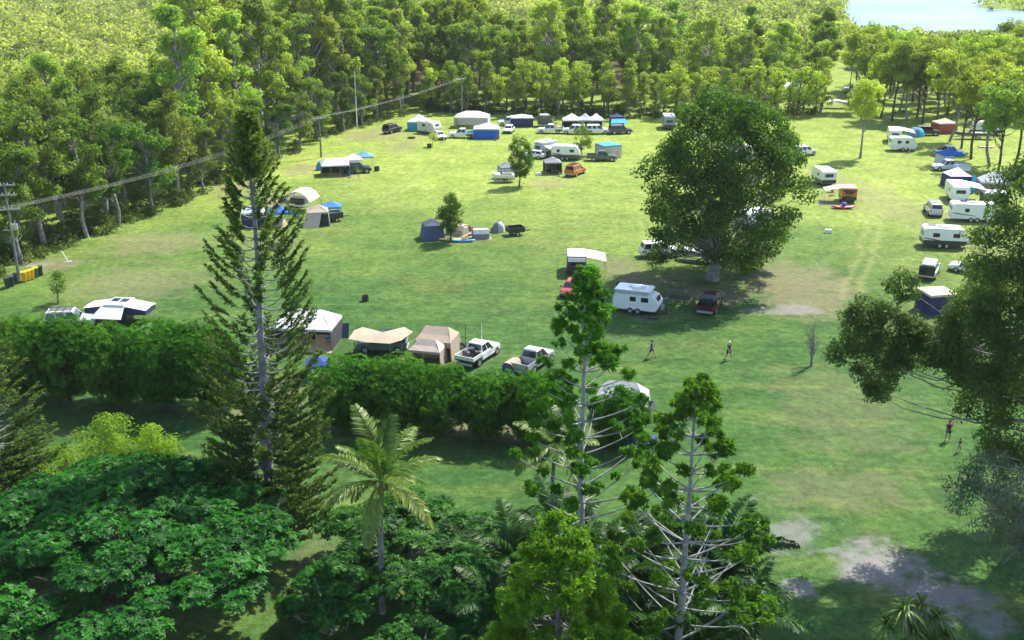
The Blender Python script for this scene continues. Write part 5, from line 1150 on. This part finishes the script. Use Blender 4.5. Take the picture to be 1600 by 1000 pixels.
def pole(label, base, h, arms, gear=False):
    t = root('power_pole', label, 'power pole', base); MB().tube([(0, 0, 0), (0, 0, h * .5), (0, 0, h)], [.17, .145, .11], 8).build('post', POLE_MAT, t)
    for z, w, ang in arms:
        o = MB().box((0, 0, z), (w, .12, .14), ang).build('crossarm', STEEL, t)
        for x in np.linspace(-w / 2 + .12, w / 2 - .12, 4): MB().tube([(x * math.cos(ang), x * math.sin(ang), z + .06), (x * math.cos(ang), x * math.sin(ang), z + .26)], .05, 6).build('insulator', LAMPW, o)
    if gear:
        for k in (-1, 0, 1): MB().box((.45 + k * .28, -.15, h * .56), (.16, .3, .6)).build('fuse_box', STEEL, t)
        MB().box((0, -.1, h * .52), (1.6, .1, .1)).build('gear_bracket', STEEL, t); MB().tube([(-.2, 0, h * .82), (-1.1, 0, h * .72)], .03).build('brace', STEEL, t)
    return t
P1, P2, P3 = G(30, 436), G(502, 246), G(722, 190); P0 = Vector((P1.x - 28, P1.y - 36, 0))
h1 = AT(14, 286, P1.y).z; h2 = AT(498, 183, P2.y).z; h3 = AT(724, 122, P3.y).z
pole('timber power pole with three crossarms and fuse gear beside the bins', P1, h1, [(h1 - .25, 2.3, .2), (h1 - 1.35, 2.0, .2), (h1 * .73, 2.6, .2)], True); pole('slim power pole at the far left camp by the forest', P2, h2, [(h2 - .2, 2.4, .5)]); pole('power pole top just showing among the back trees', P3, h3, [(h3 - .2, 2.4, .7)])
pole('power pole of the line outside the left picture edge', P0, 10.5, [(10.2, 2.4, .2), (8.0, 2.4, .2)])
t = root('bare_post', 'thin pale bare post standing among the forest trees', 'post', G(558, 200)); MB().tube([(0, 0, 0), (0, 0, 11.5)], [.16, .1], 7).build('shaft', OFFW, t); MB().box((0, 0, 11.5), (.3, .3, .1)).build('cap', STEEL, t)
WIRE = paint((.34, .34, .33), .5)
def wires(a, za, b_, zb, aa, ab, sag, lab):
    for k, x in enumerate((-1.0, -.35, .35, 1.0)):
        p = Vector((a.x + x * math.cos(aa), a.y + x * math.sin(aa), za + .24)); q = Vector((b_.x + x * math.cos(ab), b_.y + x * math.sin(ab), zb + .24))
        o = MB().tube([p.lerp(q, u) - Vector((0, 0, 4 * sag * u * (1 - u))) for u in np.linspace(0, 1, 25)], .0065, 4).build('power_line', WIRE); tag(o, ['outermost left', 'inner left', 'inner right', 'outermost right'][k] + ' ' + lab, 'power line', 'power lines on the poles')
wires(P1, h1 * .73, P2, h2 - .2, .2, .5, 1.3, 'wire strung from the bin pole to the far camp pole'); wires(P2, h2 - .2, P3, h3 - .2, .5, .7, .7, 'wire strung from the far camp pole into the trees'); wires(P1, h1 * .73, P0, 8.0, .2, .2, .5, 'wire leaving the picture from the bin pole')
def house(label, px, py, head, w, d, h, rf, wallm):
    t = root('holiday_house', label, 'house', G(px, py), R(head)); MB().box((0, 0, h / 2), (w, d, h)).build('wall', wallm, t); a, b_ = w / 2 + .5, d / 2 + .5
    MB().add([(-a, -b_, h), (a, -b_, h), (a, b_, h), (-a, b_, h), (-a * .5, 0, h + 1.6), (a * .5, 0, h + 1.6)], [(0, 1, 5, 4), (1, 2, 5), (2, 3, 4, 5), (3, 0, 4), (0, 3, 2, 1)]).build('roof', rf, t)
    for x in (-w * .32, w * .1, w * .36): MB().box((x, -d / 2 - .02, h * .6), (1.3, .06, 1.0)).build('window', GLASS, t)
    MB().box((-w * .12, -d / 2 - .02, 1.05), (.9, .06, 2.1)).build('door', DGREY, t)
house('low house with pale metal roof behind the trees past the shade tree', 1222, 152, 10, 10, 7, 2.7, WHITE, OFFW); house('small white roofed house glimpsed beyond the lawn gap', 1356, 108, -8, 11, 8, 3, C_LGREY, OFFW); car('lawn_van', 'white van parked on the far lawn between the trees', 1334, 145, 170, WHITE, 'suv', s=1.25)
t = root('picnic_shelter', 'small white roofed picnic table on the far lawn', 'shelter', G(1307, 169), R(-5)); MB().prism([(-2.4, 1.5), (2.4, 1.5), (0, 1.9)], -1.3, 1.3).build('roof', WHITE, t)
for x in (-2, 2):
    for y in (-1, 1): MB().tube([(x, y, 0), (x, y, 1.55)], .06).build('post', STEEL, t)
MB().box((0, 0, .75), (1.8, .8, .06)).build('table_top', OFFW, t)
t = root('lamp_post', 'dark post standing on the far lawn', 'post', G(1325, 166)); MB().tube([(0, 0, 0), (0, 0, 9)], [.14, .08], 7).build('shaft', BARK_DARK, t); MB().box((0, 0, 9), (.5, .2, .12)).build('head', DGREY, t)
t = root('motor_boat', 'tiny motor boat on the river with a white wake', 'boat', G(1548, 17, -1.1), R(185)); MB().loft([sect(-2.6, 1.0, -.2, .7), sect(.8, 1.0, -.2, .8), sect(2.8, .15, .2, .95, .04)]).build('hull', WHITE, t); MB().box((-.2, 0, 1.3), (1.6, 1.6, 1.1)).build('cabin', DGREY, t)

# ------------------------------------------------------------------ people
def skinned(name, pts, edges, rad, mat, parent, rootv=0):
    me = bpy.data.meshes.new(name); me.from_pydata(pts, edges, []); me.update(); o = ob(name, me, parent); me.materials.append(mat)
    md = o.modifiers.new('skin', 'SKIN'); md.use_smooth_shade = True
    for i, v in enumerate(me.skin_vertices[0].data): v.radius = (rad[i], rad[i]); v.use_root = (i == rootv)
    o.modifiers.new('sub', 'SUBSURF').levels = 1; o.modifiers['sub'].render_levels = 1; return o
def fmat(c): return paint(c, .7, 0, .05, 0)
def person(label, px, py, head, h, stride, top, bottom, hair, armsup=False, cap=None, dress=False):
    t = root('person', label, 'person', G(px, py), R(head)); k = h / 1.75; t.scale = (k, k, k); sk = fmat((.42, .24, .16)); s = stride
    P = [(0, 0, .95), (0, 0, 1.15), (.01, 0, 1.38), (.01, 0, 1.50), (.03, 0, 1.60), (.05, 0, 1.70), (.10, 0, 1.61)]; E = [(0, 1), (1, 2), (2, 3), (3, 4), (4, 5), (4, 6)]; Rr = [.13, .125, .12, .055, .088, .07, .03]
    for sg in (-1, 1):
        b_ = len(P); f = s * sg
        P += [(0, sg * .10, .90), (f * .22 + .03, sg * .11, .50), (f * .42 - .02, sg * .10, .08), (f * .42 + .16, sg * .11, .045)]; E += [(0, b_), (b_, b_ + 1), (b_ + 1, b_ + 2), (b_ + 2, b_ + 3)]; Rr += [.095, .066, .042, .042]
        b_ = len(P)
        if armsup and sg > 0: ar = [(.02, sg * .19, 1.42), (.12, sg * .26, 1.62), (.16, sg * .12, 1.80)]
        else: ar = [(0, sg * .19, 1.42), (-f * .12 - .02, sg * .25, 1.14), (-f * .20 + .08, sg * .25, .90)]
        hd = Vector(ar[2]); dirn = (Vector(ar[2]) - Vector(ar[1])).normalized(); P += ar + [tuple(hd + dirn * .08)]; E += [(2, b_), (b_, b_ + 1), (b_ + 1, b_ + 2), (b_ + 2, b_ + 3)]; Rr += [.058, .043, .031, .034]
        hb = b_ + 3
        for q in range(4): P.append(tuple(hd + dirn * (.17 - .012 * abs(q - 1.4)) + Vector((.026 * (q - 1.5), sg * .008, 0)))); E.append((hb, len(P) - 1)); Rr.append(.009)
        P.append(tuple(hd + dirn * .10 + Vector((.055, -sg * .012, 0)))); E.append((b_ + 2, len(P) - 1)); Rr.append(.01)
    skinned('body', P, E, Rr, sk, t)
    skinned('shirt', [(0, 0, .93), (0, 0, 1.15), (.01, 0, 1.37), (.01, 0, 1.45)] + [(0, sg * q, z) for sg in (-1, 1) for q, z in ((.17, 1.42), (.22, 1.28))], [(0, 1), (1, 2), (2, 3), (2, 4), (4, 5), (2, 6), (6, 7)], [.16, .15, .145, .085, .078, .068, .078, .068], fmat(top), t)
    lo = .55 if not dress else .62
    skinned('shorts', [(0, 0, .97)] + [p_ for sg in (-1, 1) for p_ in ((0, sg * .10, .88), (s * sg * .19 + .02, sg * .11, lo))], [(0, 1), (1, 2), (0, 3), (3, 4)], [.155, .118, .095, .118, .095], fmat(bottom), t)
    MB().loft([[(.02 + math.cos(a) * r - .02, math.sin(a) * r, z) for a in np.linspace(0, 6.283, 12, endpoint=False)] for r, z in ((.098, 1.62), (.112, 1.68), (.10, 1.75), (.05, 1.80), (.01, 1.81))]).build('hair' if not cap else 'cap', fmat(cap or hair), t, smooth=True)
    for y in (-.035, .035): MB().box((.122, y, 1.645), (.012, .022, .012)).build('eye', BLACK, t)
    MB().prism([(.115, 1.60), (.15, 1.60), (.12, 1.645)], -.012, .012).build('nose', sk, t); MB().box((.118, 0, 1.572), (.012, .05, .012)).build('mouth', fmat((.3, .08, .07)), t)
    for y in (-.088, .088): MB().box((.03, y, 1.63), (.04, .02, .06)).build('ear', sk, t)
    return t
person('person in a navy top and blue shorts walking across the grass', 1018, 559, 165, 1.72, 1.0, (.015, .02, .09), (.03, .05, .22), (.02, .015, .012))
person('person in a maroon shirt, dark shorts and white cap walking', 1138, 562, -50, 1.76, .7, (.12, .015, .03), (.02, .02, .025), (.3, .3, .3), False, (.75, .73, .70))
person('person in black with one arm raised beside the big gum', 1480, 689, -80, 1.70, .25, (.012, .012, .015), (.012, .012, .015), (.06, .04, .03), True, dress=True)
person('small child in a dark green top beside the person in black', 1498, 706, -60, 1.12, .3, (.02, .05, .05), (.3, .32, .34), (.02, .015, .01))
# ------------------------------------------------------------------ the light summer haze
def haze():
    m, nt, out = newmat('haze'); v = nd(nt, 'ShaderNodeVolumePrincipled')
    v.inputs['Color'].default_value = (0.90, 0.95, 1.0, 1); v.inputs['Density'].default_value = 0.000075; v.inputs['Anisotropy'].default_value = 0.0
    nt.links.new(v.outputs[0], out.inputs['Volume'])
    tag(MB().box((300, 2050, 16.6), (4100, 4500, 41.2)).build('haze', m), 'thin pale summer haze over the far trees', None, kind='stuff')
haze()
